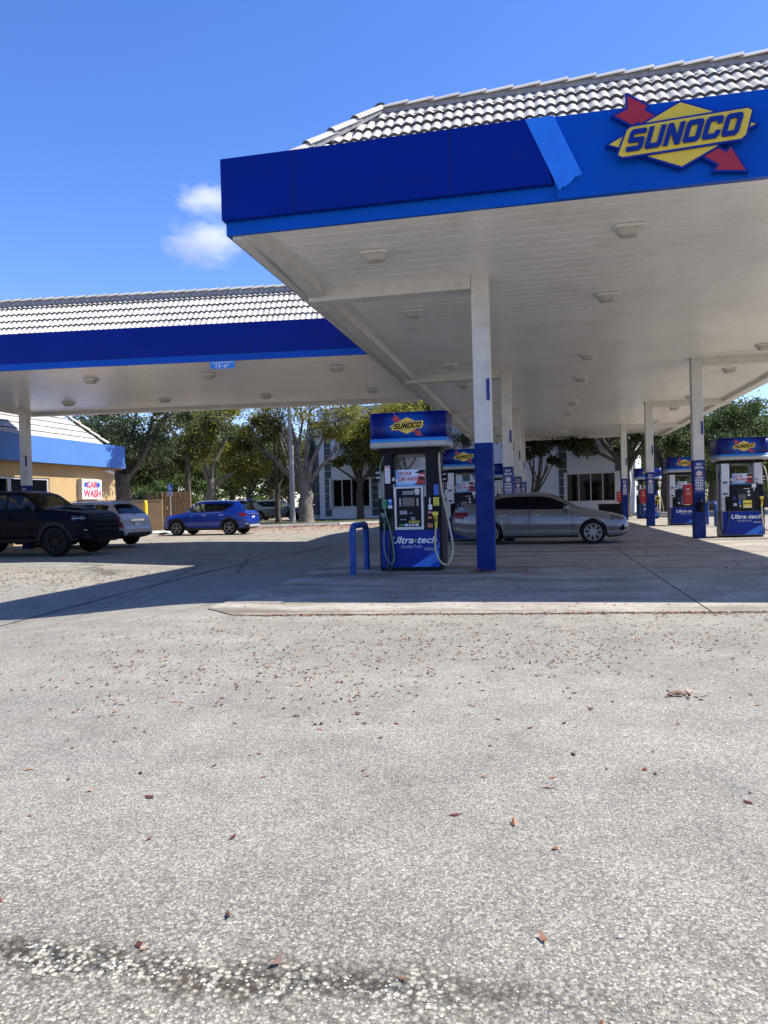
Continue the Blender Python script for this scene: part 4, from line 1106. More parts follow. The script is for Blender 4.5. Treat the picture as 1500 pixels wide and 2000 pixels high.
TRUCK = dict(L=5.92, w=[(0, .80), (.06, .92), (.2, 1.0), (.6, 1.07), (1.6, 1.06), (2.0, 1.02), (4.0, 1.02), (4.4, 1.07), (5.4, 1.07), (5.8, 1.02), (5.92, .98)],
  top=[(0, 1.02), (.04, 1.18), (.12, 1.28), (.5, 1.37), (1.4, 1.45), (1.6, 1.52), (1.9, 1.76), (2.2, 1.965), (2.5, 2.03), (3.2, 2.04), (3.85, 2.0), (3.98, 1.93), (4.10, 1.45), (4.13, 1.41), (5.8, 1.41), (5.90, 1.36), (5.92, 1.0)],
  belt=[(0, .98), (.1, 1.18), (.5, 1.29), (1.4, 1.36), (4.0, 1.40), (4.2, 1.38), (5.8, 1.38), (5.92, .97)],
  wt=[(0, .7), (.1, .84), (.6, .92), (1.5, .94), (1.9, .86), (2.3, .78), (3.9, .77), (4.05, .85), (4.2, 1.0), (5.8, .98), (5.92, .9)],
  bot=[(0, .60), (.2, .50), (.6, .46), (4.8, .46), (5.6, .55), (5.92, .62)],
  wheels=(1.05, 4.73), ra=.50, rw=.445, tw=.31, track=.90, spokes=6, doors=((1.72, 2.80), (2.80, 3.86)), crease=.70, cabin=(2.0, 3.6), paint=M['p_dark'], sideglass=M['privacy'], frontglass=M['privacy'], classify=cls_truck, extras=ex_truck, rimmat=M['rimdark'], rimk=.56)
M['bedcover'] = M['black']
truck = make_car('pickup_truck', TRUCK); truck.location = (-16.35, 20.75, -.09); truck.rotation_euler = (0, 0, .0)
tag(truck, 'midnight blue crew-cab pickup truck parked in the shade of the plain navy canopy', 'pickup truck')

# --- pearl white suv seen from behind
def cls_srx(x, y, z, k, side):
    S = SRX
    near = min(abs(x - xc) for xc in S['wheels']); zc = [xc for xc in S['wheels'] if abs(x - xc) == near][0]
    if k < NS:
        if z < .40: return 'cladding'
        for d in S['doors']:
            for q in d:
                if abs(x - q) < .006: return 'seam'
        t0 = 4.42 + (1.12 - z) * .42
        if z > .66 and z < 1.19 and t0 < x < t0 + .17: return 'tail_light#%d' % side
        if x < .6 and .8 < z < .98 and y > .5: return 'headlight#%d' % side
        for i, d in enumerate(S['doors']):
            if d[0] + .006 < x < d[1] - .006: return 'door#%d%d' % (i, side)
        return 'body'
    if k < NS + NG:
        kk = k - NS
        if 1.62 < x < 4.05 and kk < NG - 1 and kk > 0 and pchip(S['top'], x) - pchip(S['belt'], x) > .17:
            if abs(x - 2.6) < .035 or abs(x - 3.45) < .035: return 'body'
            return 'front_side_window#%d' % side if x < 2.6 else 'side_window#%d' % side
        return 'body'
    if 1.3 < x < 2.0 and k > NS + NG: return 'windscreen'
    if 4.20 < x < 4.60 and k > NS + NG - 1: return 'rear_window'
    if x > 4.79 and z < .50: return 'cladding'
    return 'body'
def ex_srx(r, S, out):
    L = S['L']; mirror(r, S, 1.70, 1.12, S['paint']); handles(r, S, (2.4, 3.3), M['chrome'], 1.0)
    plate_at(r, -L / 2 + .052, .80, .32, .16, M['plate'], tilt=.1)
    mb = MB(); mb.obox((-L / 2 + .075, 0, .955), ((1, 0, .15), (0, 1, 0), (-.15, 0, 1)), (.025, .36, .035), M['chrome']); mb.build('tailgate_bar', r)
    mb = MB(); mb.box(-L / 2 - .03, -L / 2 + .10, -.72, .72, .585, .635, S['paint']); mb.box(-L / 2 - .02, -L / 2 + .10, -.66, .66, .40, .50, M['plastic']); mb.build('rear_bumper', r)
    mb = MB(); mb.tube([(-L / 2 + .20, -.12, 1.17), (-L / 2 + .19, .22, 1.20)], .012, M['black'], 6); mb.build('rear_wiper', r)
    mb = MB(); mb.obox((-L / 2 + .60, 0, 1.635), ((.97, 0, .12), (0, 1, 0), (-.12, 0, .97)), (.17, .58, .016), S['paint']); mb.build('roof_spoiler', r)
    for sd in (-1, 1):
        mb = MB(); pts = [(L / 2 - x, sd * (pchip(S['wt'], x) - .02), pchip(S['top'], x) + .03 * (x > 2) * (x < 3.9)) for x in (1.9, 2.1, 2.8, 3.6, 3.95)]
        mb.tube(pts, .014, M['chrome'], 6); mb.build('roof_rail', r)
SRX = dict(L=4.83, w=[(0, .62), (.06, .76), (.2, .86), (.6, .92), (1.5, .95), (3.6, .955), (4.2, .93), (4.6, .88), (4.78, .82), (4.83, .78)],
  top=[(0, .70), (.06, .88), (.2, .98), (1.2, 1.12), (1.4, 1.18), (1.75, 1.45), (2.05, 1.61), (2.4, 1.665), (3.2, 1.67), (3.8, 1.63), (4.12, 1.575), (4.25, 1.51), (4.45, 1.32), (4.60, 1.17), (4.68, 1.05), (4.74, .80), (4.77, .66), (4.83, .60)],
  belt=[(0, .66), (.1, .85), (.4, .95), (1.4, 1.08), (2.5, 1.12), (3.6, 1.17), (4.2, 1.20), (4.55, 1.12), (4.68, 1.0), (4.74, .76), (4.83, .57)],
  wt=[(0, .5), (.2, .72), (1.2, .80), (1.8, .72), (2.3, .66), (3.6, .64), (4.15, .60), (4.4, .68), (4.6, .76), (4.74, .76), (4.83, .70)],
  bot=[(0, .34), (.2, .26), (.6, .24), (3.9, .24), (4.5, .32), (4.83, .42)],
  wheels=(.98, 3.79), ra=.405, rw=.365, tw=.235, track=.83, spokes=7, doors=((1.60, 2.62), (2.62, 3.60)), crease=.8, cabin=(1.8, 3.6), paint=M['p_white'], classify=cls_srx, extras=ex_srx, rimk=.70)
srx = make_car('white_suv', SRX); srx.location = (-16.85, 24.9, -.06); srx.rotation_euler = (0, 0, PI - .13)
tag(srx, 'pearl white SUV with tall red tail lights beside the dark pickup', 'car')
# --- dark blue pickups beyond the big tree
S5 = dict(TRUCK); S5['paint'] = M['p_navy']
t2 = make_car('navy_truck', S5); t2.location = (-18.2, 65.0, .05); t2.rotation_euler = (0, 0, PI - .12); t2.scale = (.9, .9, .9)
tag(t2, 'dark navy truck partly hidden by the thick pollarded tree trunk', 'pickup truck')
# ------------------------------------------------------------------ camera
CAMH, F, PITCH, ROLL, YAW = 1.25, 1440.0, -.01137, .02567, .2106
cy_, sy_ = math.cos(YAW), math.sin(YAW); cp_, sp_ = math.cos(PITCH), math.sin(PITCH)
FW0 = Vector((-sy_, cy_, 0)); RT = Vector((cy_, sy_, 0)); UP0 = Vector((0, 0, 1))
FWD = FW0 * cp_ + UP0 * sp_; UPV = UP0 * cp_ - FW0 * sp_
RX = RT * math.cos(ROLL) - UPV * math.sin(ROLL); UY = RT * math.sin(ROLL) + UPV * math.cos(ROLL)
cam = bpy.data.cameras.new('camera'); co = bpy.data.objects.new('camera', cam); COL.objects.link(co)
mw = Matrix.Identity(4)
for i in range(3): mw[i][0] = RX[i]; mw[i][1] = UY[i]; mw[i][2] = -FWD[i]
mw[2][3] = CAMH; co.matrix_world = mw
cam.sensor_fit = 'VERTICAL'; cam.sensor_height = 36; cam.lens = F / 2000 * 36; cam.clip_end = 3000; cam.clip_start = .05
scene.camera = co
def site(u, d):
    """ground point seen in picture column u (of 1500) at forward distance d metres"""
    p = (FW0 + RT * ((u - 750) / F)) * d; return p.x, p.y

# ------------------------------------------------------------------ ground
def asphalt():
    m = bpy.data.materials.new('worn_asphalt'); m.use_nodes = True; nt = m.node_tree; L = nt.links; b = nt.nodes['Principled BSDF']
    N = nt.nodes.new
    tc = N('ShaderNodeTexCoord')
    def vor(scale, feat='F1'):
        v = N('ShaderNodeTexVoronoi'); v.inputs['Scale'].default_value = scale; v.feature = feat; L.new(tc.outputs['Object'], v.inputs['Vector']); return v
    def noise(scale, det=6, rough=.6, vec=None):
        v = N('ShaderNodeTexNoise'); v.inputs['Scale'].default_value = scale; v.inputs['Detail'].default_value = det; v.inputs['Roughness'].default_value = rough
        L.new(vec or tc.outputs['Object'], v.inputs['Vector']); return v
    def ramp(inp, stops):
        r = N('ShaderNodeValToRGB'); e = r.color_ramp.elements
        e[0].position, e[0].color = stops[0][0], (*stops[0][1], 1); e[1].position, e[1].color = stops[-1][0], (*stops[-1][1], 1)
        for p, c in stops[1:-1]: k = e.new(p); k.color = (*c, 1)
        L.new(inp, r.inputs[0]); return r
    def mix(a, bb, f, mode='MIX'):
        x = N('ShaderNodeMix'); x.data_type = 'RGBA'; x.blend_type = mode
        if isinstance(f, (int, float)): x.inputs[0].default_value = f
        else: L.new(f, x.inputs[0])
        for s, q in ((6, a), (7, bb)):
            if isinstance(q, tuple): x.inputs[s].default_value = (*q, 1)
            else: L.new(q, x.inputs[s])
        return x.outputs[2]
    # stones of two sizes, outlines broken up by a little noise
    wob = noise(160, 2, .5); wv_ = N('ShaderNodeVectorMath'); wv_.operation = 'MULTIPLY_ADD'; wv_.inputs[1].default_value = (.009, .009, .0)
    L.new(wob.outputs['Color'], wv_.inputs[0]); L.new(tc.outputs['Object'], wv_.inputs[2])
    def vorw(scale):
        v = N('ShaderNodeTexVoronoi'); v.inputs['Scale'].default_value = scale; L.new(wv_.outputs[0], v.inputs['Vector']); return v
    v1 = vorw(150); s1 = N('ShaderNodeSeparateColor'); L.new(v1.outputs['Color'], s1.inputs[0])
    c1 = ramp(s1.outputs[0], [(0, (.17, .165, .155)), (.3, (.24, .232, .215)), (.6, (.32, .31, .285)), (.85, (.41, .395, .355)), (1, (.54, .515, .45))])
    d1 = ramp(v1.outputs['Distance'], [(.3, (1, 1, 1)), (.8, (.50, .49, .475))])
    a = mix(c1.outputs[0], d1.outputs[0], 1., 'MULTIPLY')
    v2 = vorw(104); s2 = N('ShaderNodeSeparateColor'); L.new(v2.outputs['Color'], s2.inputs[0])
    c2 = ramp(s2.outputs[1], [(0, (.13, .125, .12)), (.4, (.24, .23, .21)), (.75, (.42, .40, .345)), (1, (.64, .60, .50))])
    d2 = ramp(v2.outputs['Distance'], [(.3, (1, 1, 1)), (.74, (.34, .31, .28))])
    bb = mix(c2.outputs[0], d2.outputs[0], 1., 'MULTIPLY')
    sx = N('ShaderNodeSeparateXYZ'); L.new(tc.outputs['Object'], sx.inputs[0])
    def math_(op, x, y=None):
        q = N('ShaderNodeMath'); q.operation = op
        for i, t in ((0, x), (1, y)):
            if t is None: continue
            if isinstance(t, (int, float)): q.inputs[i].default_value = t
            else: L.new(t, q.inputs[i])
        return q.outputs[0]
    def maprange(inp, a0, a1, b0=0., b1=1.):
        q = N('ShaderNodeMapRange'); q.inputs[1].default_value = a0; q.inputs[2].default_value = a1; q.inputs[3].default_value = b0; q.inputs[4].default_value = b1
        L.new(inp, q.inputs[0]); return q.outputs[0]
    # ravelled band close to the camera, fading out to the right
    nb = noise(2.3, 6, .65)
    yy = math_('ADD', sx.outputs[1], math_('MULTIPLY', math_('SUBTRACT', nb.outputs[0], .5), .42))
    yy = math_('ADD', yy, math_('MULTIPLY', sx.outputs[0], -.05))
    bandm = maprange(math_('ABSOLUTE', math_('SUBTRACT', yy, 1.87)), .03, .12, 1., 0.)
    bandm = math_('MULTIPLY', bandm, maprange(sx.outputs[0], .45, -.5))
    pm = ramp(noise(1.7, 6, .7).outputs[0], [(.45, (0, 0, 0)), (.68, (.6, .6, .6))])
    nearm = maprange(sx.outputs[1], 3.4, 1.6, 0., .75)
    stone = mix(a, bb, math_('MAXIMUM', pm.outputs[0], nearm))
    v3 = vorw(64); s3 = N('ShaderNodeSeparateColor'); L.new(v3.outputs['Color'], s3.inputs[0])
    c3 = ramp(s3.outputs[1], [(0, (.10, .10, .095)), (.4, (.22, .215, .195)), (.7, (.46, .44, .37)), (1, (.68, .64, .53))])
    d3 = ramp(v3.outputs['Distance'], [(.3, (1, 1, 1)), (.68, (.20, .185, .17))])
    stone = mix(stone, mix(c3.outputs[0], d3.outputs[0], 1., 'MULTIPLY'), bandm)
    soil = ramp(noise(7, 6, .7).outputs[0], [(.48, (0, 0, 0)), (.58, (1, 1, 1))])
    tint = mix(stone, (.055, .040, .030), math_('MULTIPLY', soil.outputs[0], math_('MULTIPLY', bandm, .7)))
    # large stains and tracks
    big = ramp(noise(.35, 8, .62).outputs[0], [(.3, (.88, .88, .885)), (.5, (1, 1, 1)), (.72, (1.12, 1.11, 1.09))])
    col = mix(tint, big.outputs[0], 1., 'MULTIPLY')
    sp = ramp(noise(2.2, 8, .75).outputs[0], [(.35, (.82, .81, .80)), (.62, (1.06, 1.05, 1.03))])
    col = mix(col, sp.outputs[0], 1., 'MULTIPLY')
    # tyre sweeps, oil drips and a warm overall cast
    mpt = N('ShaderNodeMapping'); mpt.inputs['Scale'].default_value = (.10, 1.1, 1); mpt.inputs['Rotation'].default_value = (0, 0, -.22); L.new(tc.outputs['Object'], mpt.inputs[0])
    tw = ramp(noise(1.0, 5, .55, mpt.outputs[0]).outputs[0], [(.36, (.92, .92, .92)), (.52, (1, 1, 1)), (.66, (1.03, 1.03, 1.02))])
    col = mix(col, tw.outputs[0], 1., 'MULTIPLY')
    oil = vor(.75); oilm = ramp(math_('ADD', oil.outputs['Distance'], math_('MULTIPLY', noise(6, 5, .7).outputs[0], .16)), [(.10, (1, 1, 1)), (.19, (0, 0, 0))])
    so_ = N('ShaderNodeSeparateColor'); L.new(oil.outputs['Color'], so_.inputs[0])
    col = mix(col, (.10, .095, .09), math_('MULTIPLY', math_('MULTIPLY', oilm.outputs[0], maprange(so_.outputs[0], .55, .95, 0., 1.)), .5))
    col = mix(col, (1.12, 1.095, 1.0), 1., 'MULTIPLY')
    # cracks, thin and dark, running to the back
    mp = N('ShaderNodeMapping'); mp.inputs['Scale'].default_value = (1, .16, 1); mp.inputs['Rotation'].default_value = (0, 0, .12); L.new(tc.outputs['Object'], mp.inputs[0])
    vc = N('ShaderNodeTexVoronoi'); vc.feature = 'DISTANCE_TO_EDGE'; vc.inputs['Scale'].default_value = .45
    wv = noise(3, 5, .6); ad = N('ShaderNodeVectorMath'); ad.operation = 'MULTIPLY_ADD'; ad.inputs[1].default_value = (.10, .10, .1)
    L.new(wv.outputs['Color'], ad.inputs[0]); L.new(mp.outputs[0], ad.inputs[2]); L.new(ad.outputs[0], vc.inputs['Vector'])
    ck = ramp(vc.outputs['Distance'], [(0, (1, 1, 1)), (.010, (0, 0, 0))])
    back = ramp(sx.outputs[1], [(0, (0, 0, 0)), (1, (0, 0, 0))])
    my = N('ShaderNodeMapRange'); my.inputs[1].default_value = 7.5; my.inputs[2].default_value = 9.; L.new(sx.outputs[1], my.inputs[0])
    col = mix(col, (.05, .047, .043), math_('MULTIPLY', math_('MULTIPLY', ck.outputs[0], my.outputs[0]), .75))
    # brown leaf dust towards the back
    my2 = N('ShaderNodeMapRange'); my2.inputs[1].default_value = 26; my2.inputs[2].default_value = 40; L.new(sx.outputs[1], my2.inputs[0])
    ld = ramp(noise(.5, 8, .7).outputs[0], [(.38, (0, 0, 0)), (.62, (1, 1, 1))])
    col = mix(col, (.40, .24, .12), math_('MULTIPLY', math_('MULTIPLY', ld.outputs[0], my2.outputs[0]), .75))
    L.new(col, b.inputs['Base Color'])
    b.inputs['Roughness'].default_value = .88; b.inputs['Specular IOR Level'].default_value = .3
    bp = N('ShaderNodeBump'); bp.inputs['Strength'].default_value = .5; bp.inputs['Distance'].default_value = .005; bp.invert = True
    L.new(v1.outputs['Distance'], bp.inputs['Height']); L.new(bp.outputs[0], b.inputs['Normal'])
    return m
def concrete_slab():
    m = bpy.data.materials.new('stained_concrete'); m.use_nodes = True; nt = m.node_tree; L = nt.links; b = nt.nodes['Principled BSDF']; N = nt.nodes.new
    tc = N('ShaderNodeTexCoord')
    def noise(scale, det, rough, sc=None):
        v = N('ShaderNodeTexNoise'); v.inputs['Scale'].default_value = scale; v.inputs['Detail'].default_value = det; v.inputs['Roughness'].default_value = rough
        if sc:
            mp = N('ShaderNodeMapping'); mp.inputs['Scale'].default_value = sc; L.new(tc.outputs['Object'], mp.inputs[0]); L.new(mp.outputs[0], v.inputs['Vector'])
        else: L.new(tc.outputs['Object'], v.inputs['Vector'])
        return v.outputs[0]
    def ramp(inp, stops):
        r = N('ShaderNodeValToRGB'); e = r.color_ramp.elements
        e[0].position, e[0].color = stops[0][0], (*stops[0][1], 1); e[1].position, e[1].color = stops[-1][0], (*stops[-1][1], 1)
        for p, c in stops[1:-1]: k = e.new(p); k.color = (*c, 1)
        L.new(inp, r.inputs[0]); return r.outputs[0]
    def mul(a, c):
        x = N('ShaderNodeMix'); x.data_type = 'RGBA'; x.blend_type = 'MULTIPLY'; x.inputs[0].default_value = 1; L.new(a, x.inputs[6]); L.new(c, x.inputs[7]); return x.outputs[2]
    base = ramp(noise(1.3, 9, .7), [(.3, (.25, .22, .175)), (.55, (.38, .345, .28)), (.75, (.49, .45, .375))])
    col = mul(base, ramp(noise(1.0, 7, .65, (.22, 1.4, 1)), [(.36, (.55, .52, .48)), (.52, (1, 1, 1))]))
    col = mul(col, ramp(noise(9, 6, .75), [(.34, (.78, .76, .73)), (.55, (1, 1, 1))]))
    col = mul(col, ramp(noise(60, 4, .7), [(.3, (.86, .86, .85)), (.6, (1.03, 1.03, 1.03))]))
    L.new(col, b.inputs['Base Color']); b.inputs['Roughness'].default_value = .8; b.inputs['Specular IOR Level'].default_value = .3
    bp = N('ShaderNodeBump'); bp.inputs['Strength'].default_value = .2; bp.inputs['Distance'].default_value = .004; L.new(noise(80, 4, .7), bp.inputs['Height']); L.new(bp.outputs[0], b.inputs['Normal'])
    return m
M['asphalt'] = asphalt(); M['slab'] = concrete_slab()
rs_ = random.Random(4)
SLAB = [(-4.10, 8.52), (-3.85, 8.30), (-3.56, 8.03)] + [(-3.56 + .3 * i, 8.02 + .0838 * .3 * i + rs_.uniform(-.018, .018)) for i in range(1, 57)] + [(13.5, 9.45), (13.5, 56), (-5.0, 56), (-4.35, 15), (-4.2, 11.3)]
def inslab(x, y):
    c = False
    for i in range(len(SLAB)):
        (x1, y1), (x2, y2) = SLAB[i], SLAB[i - 1]
        if (y1 > y) != (y2 > y) and x < (x2 - x1) * (y - y1) / (y2 - y1) + x1: c = not c
    return c
xs = [-900, -500, -250, -140, -90, -60] + [-45 + .5 * i for i in range(141)] + [35, 50, 80, 140, 250, 500, 900]
ys = [-300, -120, -60, -30, -15] + [-8 + .5 * i for i in range(137)] + [66, 75, 90, 120, 200, 400, 900]
v = [(x, y, gz(x, y) - (.03 if inslab(x - .6, y - .6) and inslab(x + .6, y + .6) else 0)) for y in ys for x in xs]
nx = len(xs)
mb = MB(); mb.add(v, [(j * nx + i, j * nx + i + 1, (j + 1) * nx + i + 1, (j + 1) * nx + i) for j in range(len(ys) - 1) for i in range(nx - 1)], M['asphalt'], True)
tag(mb.build('ground', fixn=False), 'sunlit grey worn asphalt forecourt ground', None, None, 'structure')
mb = MB(); mb.prism(SLAB, -.12, 0, M['slab'])
for x, y0, y1 in ((1.76, 8.48, 56), (-4.0, 56, 56)): mb.box(x - .009, x + .009, y0, y1, -.01, .002, M['seam']) if y1 > y0 else None
for yv in (18.2, 28.0, 37.8, 47.5): mb.box(-4.3, 13.4, yv - .009, yv + .009, -.01, .0015, M['seam'])
tag(mb.build('concrete_apron'), 'stained concrete slab under the fuel canopy', None, None, 'structure')
for k, yc in enumerate((13.3, 23.1, 32.9, 42.7)):
    for xa, xb in ((-3.95, -.25), (3.75, 7.45)):
        mb = MB(); mb.bevbox(xa, xb, yc - .95, yc + 1.1, -.05, .012, .45, M['slab']); tag(mb.build('pump_island'), 'low pale concrete pump island', None, None, 'structure')

sm_ = [(-7.0, 8.2), (-7.2, 9.6), (-7.35, 10.8), (-7.55, 12.3), (-7.7, 14.2), (-7.85, 16.4), (-7.9, 21.5), (-7.6, 26)]
mb = MB(); V_ = []
for i_, (x_, y_) in enumerate(sm_):
    w_ = .035 + .03 * (i_ % 3)
    V_ += [(x_ - w_, y_, gz(x_ - w_, y_) + .004), (x_ + w_, y_, gz(x_ + w_, y_) + .004)]
mb.add(V_, [(2 * i, 2 * i + 1, 2 * i + 3, 2 * i + 2) for i in range(len(sm_) - 1)], mat('gutter_dirt', (.09, .083, .075), .95, var=.4, vscale=5)); tag(mb.build('road_seam', fixn=False), 'dark dirty seam along the drive gutter', None, None, 'structure')

# verge with kerb at the back of the drive
mb = MB()
kp = [(-21.0, 42.2), (-17.2, 42.6), (-12.5, 44.6), (-9.5, 47.6), (-4.5, 50.2), (2, 51.8), (12, 52.5), (40, 53)]
bk = [(-23, 55), (-19, 56.5), (-14, 57.5), (-9.5, 58), (-4.5, 57.5), (2, 56), (12, 56), (40, 57)]
n = len(kp); mb.add([(x, y, .10) for x, y in kp] + [(x, y, .16) for x, y in bk], [(i, i + 1, n + i + 1, n + i) for i in range(n - 1)], M['grass'])
tag(mb.build('grass_verge', fixn=False), 'dry grass verge behind the kerb', None, None, 'structure')
mb = MB()
for i in range(n - 1):
    a, b_ = Vector((*kp[i], 0)), Vector((*kp[i + 1], 0)); d = (b_ - a).normalized(); s = Vector((d.y, -d.x, 0))
    mb.add([a + s * .16 + Vector((0, 0, -.1)), b_ + s * .16 + Vector((0, 0, -.1)), b_ + s * .13 + Vector((0, 0, .14)), a + s * .13 + Vector((0, 0, .14)), b_ - s * .03 + Vector((0, 0, .14)), a - s * .03 + Vector((0, 0, .14)), b_ - s * .03 + Vector((0, 0, -.1)), a - s * .03 + Vector((0, 0, -.1))], [(0, 1, 2, 3), (3, 2, 4, 5), (5, 4, 6, 7)], M['kerb'])
tag(mb.build('kerb', fixn=False), 'concrete kerb along the verge', None, None, 'structure')
mb = MB(); mb.prism([(-26, 34.6), (-18.6, 34.6), (-17.8, 38.2), (-26, 39.0)], -.05, .035, M['paving']); tag(mb.build('pavement'), 'pale concrete pad before the enclosure', None, None, 'structure')
mb = MB(); mb.prism([(-19, 57.7), (14, 50.4), (14, 51.4), (-19, 58.7)], -.05, .20, M['officebase']); tag(mb.build('path'), 'pale path along the office wall', None, None, 'structure')

# ------------------------------------------------------------------ car wash shop
shop = empty('car_wash_shop', (-20, 25, 0), 0, 'yellow stucco shop with sky blue fascia and tile roof behind the parked pickup', 'building')
SO = Vector((-20, 25, 0))
def sp(mb, name, parent=shop): return shift(mb, SO).build(name, parent)
mb = MB(); mb.box(-34, -20.25, 12, 31.95, -.2, 4.25, M['stucco'])
mb.box(-20.247, -20, 27.12, 31.95, -.2, 3.6, M['stucco']); mb.box(-20.247, -20, 12, 27.117, 2.66, 3.6, M['stucco']); mb.box(-20.247, -20, 12, 27.117, -.2, .85, M['stucco']); sp(mb, 'wall')
mb = MB(); mb.box(-34.2, -19.62, 11.7, 32.28, 3.26, 4.31, M['shopblue']); mb.box(-34.1, -19.7, 11.8, 32.2, 3.2, 3.257, M['tanstucco']); sp(mb, 'fascia')
mb = MB(); slope4(mb, -33.5, -19.72, 12.3, 30.9, 4.26, 1.7, 6, 'fr'); ro = sp(mb, 'tile_roof')
mb = MB()
e0 = [(-33.5, 12.3), (-19.72, 12.3), (-19.72, 30.9), (-33.5, 30.9)]; e1 = [(-31.8, 14), (-21.42, 14), (-21.42, 29.2), (-31.8, 29.2)]
mb.add([(x, y, 4.24) for x, y in e0] + [(x, y, 5.95) for x, y in e1], [(i, (i + 1) % 4, 4 + (i + 1) % 4, 4 + i) for i in range(4)] + [(4, 5, 6, 7)], M['mortar']); sp(mb, 'mortar_bed', ro)
mb = MB(); cap_row(mb, (-19.72, 30.9, 4.36), (-21.42, 29.2, 6.05), M['tile'], 6, .13); cap_row(mb, (-21.42, 14, 6.05), (-21.42, 29.2, 6.05), M['tile'], 34, .12); sp(mb, 'ridge_caps', ro)
for ya, yb in ((24.83, 27.10), (22.5, 24.78), (20.2, 22.45)):
    mb = MB(); X = -20.10
    for a, b_, c_, d_ in ((ya, yb, .86, .93), (ya, yb, 2.58, 2.65), (ya, ya + .06, .932, 2.578), (yb - .06, yb, .932, 2.578)): mb.box(X - .06, X + .06, a, b_, c_, d_, M['winframe'])
    w = sp(mb, 'window')
    mb = MB(); mb.box(X - .012, X + .002, ya + .062, yb - .062, .933, 2.577, M['darkglass']); sp(mb, 'pane', w)
mb = MB(); mb.box(-19.99, -19.7, 30.9, 31.1, 3.05, 3.13, M['paper']); mb.tube([(-19.72, 31.0, 3.06), (-19.5, 31.1, 3.0)], .06, M['paper'], 8); sp(mb, 'security_camera')
shop.location = (-21, 26.25, -.06); shop.scale = (1.05, 1.05, 1.05)
# car wash sign board, faces +X
cw = empty('car_wash_sign', (-20.74, 31.2, 1.80), PI / 2, 'square white CAR WASH sign in red letters on the yellow shop wall', 'sign')
mb = MB(); mb.box(-.76, .76, 0, .235, 0, 1.56, M['trimgrey']); mb.build('cabinet', cw)
mb = MB(); mb.rect(-.74, .74, .02, 1.54, -.008, .007, M['paper']); mb.build('face', cw)
mb = MB(); rr = random.Random(3)
for sx_ in (-.44, .44):
    mb.plate([(sx_ + .2 * math.cos(t * PI / 8) * (1 if t % 2 else .82), 1.13 + .22 * math.sin(t * PI / 8) * (1 if t % 2 else .82)) for t in range(16)], -.011, .002, M['lblblue'])
    for k in range(14):
        a = 2 * PI * k / 14; r0 = .26 + rr.random() * .05; cx, cz = sx_ + r0 * math.cos(a), 1.14 + r0 * math.sin(a) * .95
        if abs(cx) < .72 and cz < 1.5: mb.obox((cx, -.0105, cz), ((math.cos(a), 0, math.sin(a)), (0, 1, 0), (-math.sin(a), 0, math.cos(a))), (.04, .001, .018), M['lblblue'])
mb.build('splash', cw)
mb = MB(); M['cwred'] = mat('carwash_red', (.62, .07, .11), .5, var=.3, vscale=18)
mb.text('CAR', 0, -.014, .93, .62, M['cwred'], bold=.045, width=.84); mb.build('lettering', cw); mb = MB(); mb.text('WASH', 0, -.014, .20, .78, M['cwred'], bold=.045, width=1.32)
for k in range(9): mb.rect(-.55 + .13 * k, -.47 + .13 * k, .80, .86, -.012, .002, M['lblblue']) if k % 2 else None
mb.build('lettering', cw)
cw.scale = (1.04, 1.04, .61)

# ------------------------------------------------------------------ enclosure, posts
def boards(x0, x1, y, z0, z1, m, w=.14, t=.03):
    mb = MB(); n = max(1, int((x1 - x0) / w)); w = (x1 - x0) / n
    for i in range(n):
        mb.box(x0 + i * w + .012, x0 + (i + 1) * w - .012, y - (.035 if i % 2 else 0), y + t, z0, z1 - R.random() * .03, m)
    return mb
fe = empty('timber_fence', (0, 0, 0), 0, 'tall brown timber board fence behind the blue crossover', 'fence')
xa, ya = site(318, 44.0); xb, yb = site(369, 44.0)
fe.location = (xa, ya, 0); fe.rotation_euler = (0, 0, math.atan2(yb - ya, xb - xa)); wl = math.hypot(xb - xa, yb - ya)
boards(0, wl, 0, .05, 2.28, M['timber']).build('board_panel', fe)
mb = MB(); mb.box(-.02, wl + .02, .035, .08, .4, .5, M['timber']); mb.box(-.02, wl + .02, .035, .08, 1.9, 2.0, M['timber']); mb.box(wl + .004, wl + .12, -.02, .10, 0, 2.32, M['timber']); mb.build('fence_frame', fe)
sw = empty('stucco_wall', (0, 0, 0), 0, 'low brown stucco enclosure wall left of the timber fence', 'wall')
xa, ya = site(243, 43.4); xb, yb = site(317, 43.8)
sw.location = (xa, ya, 0); sw.rotation_euler = (0, 0, math.atan2(yb - ya, xb - xa)); wl2 = math.hypot(xb - xa, yb - ya)
mb = MB(); mb.box(0, wl2, 0, .2, -.1, 1.78, M['tanstucco']); mb.box(-.03, wl2, -.02, .22, 1.782, 1.84, M['tanstucco']); mb.build('wall', sw)
gt = empty('gate_panel', (0, 0, 0), 0, 'sunlit pale timber gate top above the brown stucco wall', 'gate')
xa, ya = site(290, 44.6); xb, yb = site(317, 44.6); gt.location = (xa, ya, 0); gt.rotation_euler = (0, 0, math.atan2(yb - ya, xb - xa)); wl3 = math.hypot(xb - xa, yb - ya)
boards(.05, wl3 - .05, .02, .4, 2.12, M['timberlight'], .13).build('board_panel', gt)
mb = MB(); mb.box(-.03, .045, -.02, .08, .2, 2.22, M['timberlight']); mb.box(wl3 - .045, wl3 + .03, -.02, .08, .2, 2.22, M['timberlight']); mb.box(-.03, wl3 + .03, -.025, .085, 2.222, 2.28, M['timberlight']); mb.build('gate_frame', gt)
x, y = site(285, 38.5)
mb = MB(); mb.lathe([(.095, -.05), (.095, 1.58), (.08, 1.68), (.045, 1.73), (0, 1.745)], (0, 0, 0), (0, 0, 1), M['yellowpost'], 20); o = mb.build('yellow_bollard'); o.location = (x, y, 0)
tag(o, 'tall yellow pipe bollard in front of the stucco enclosure wall', 'bollard')
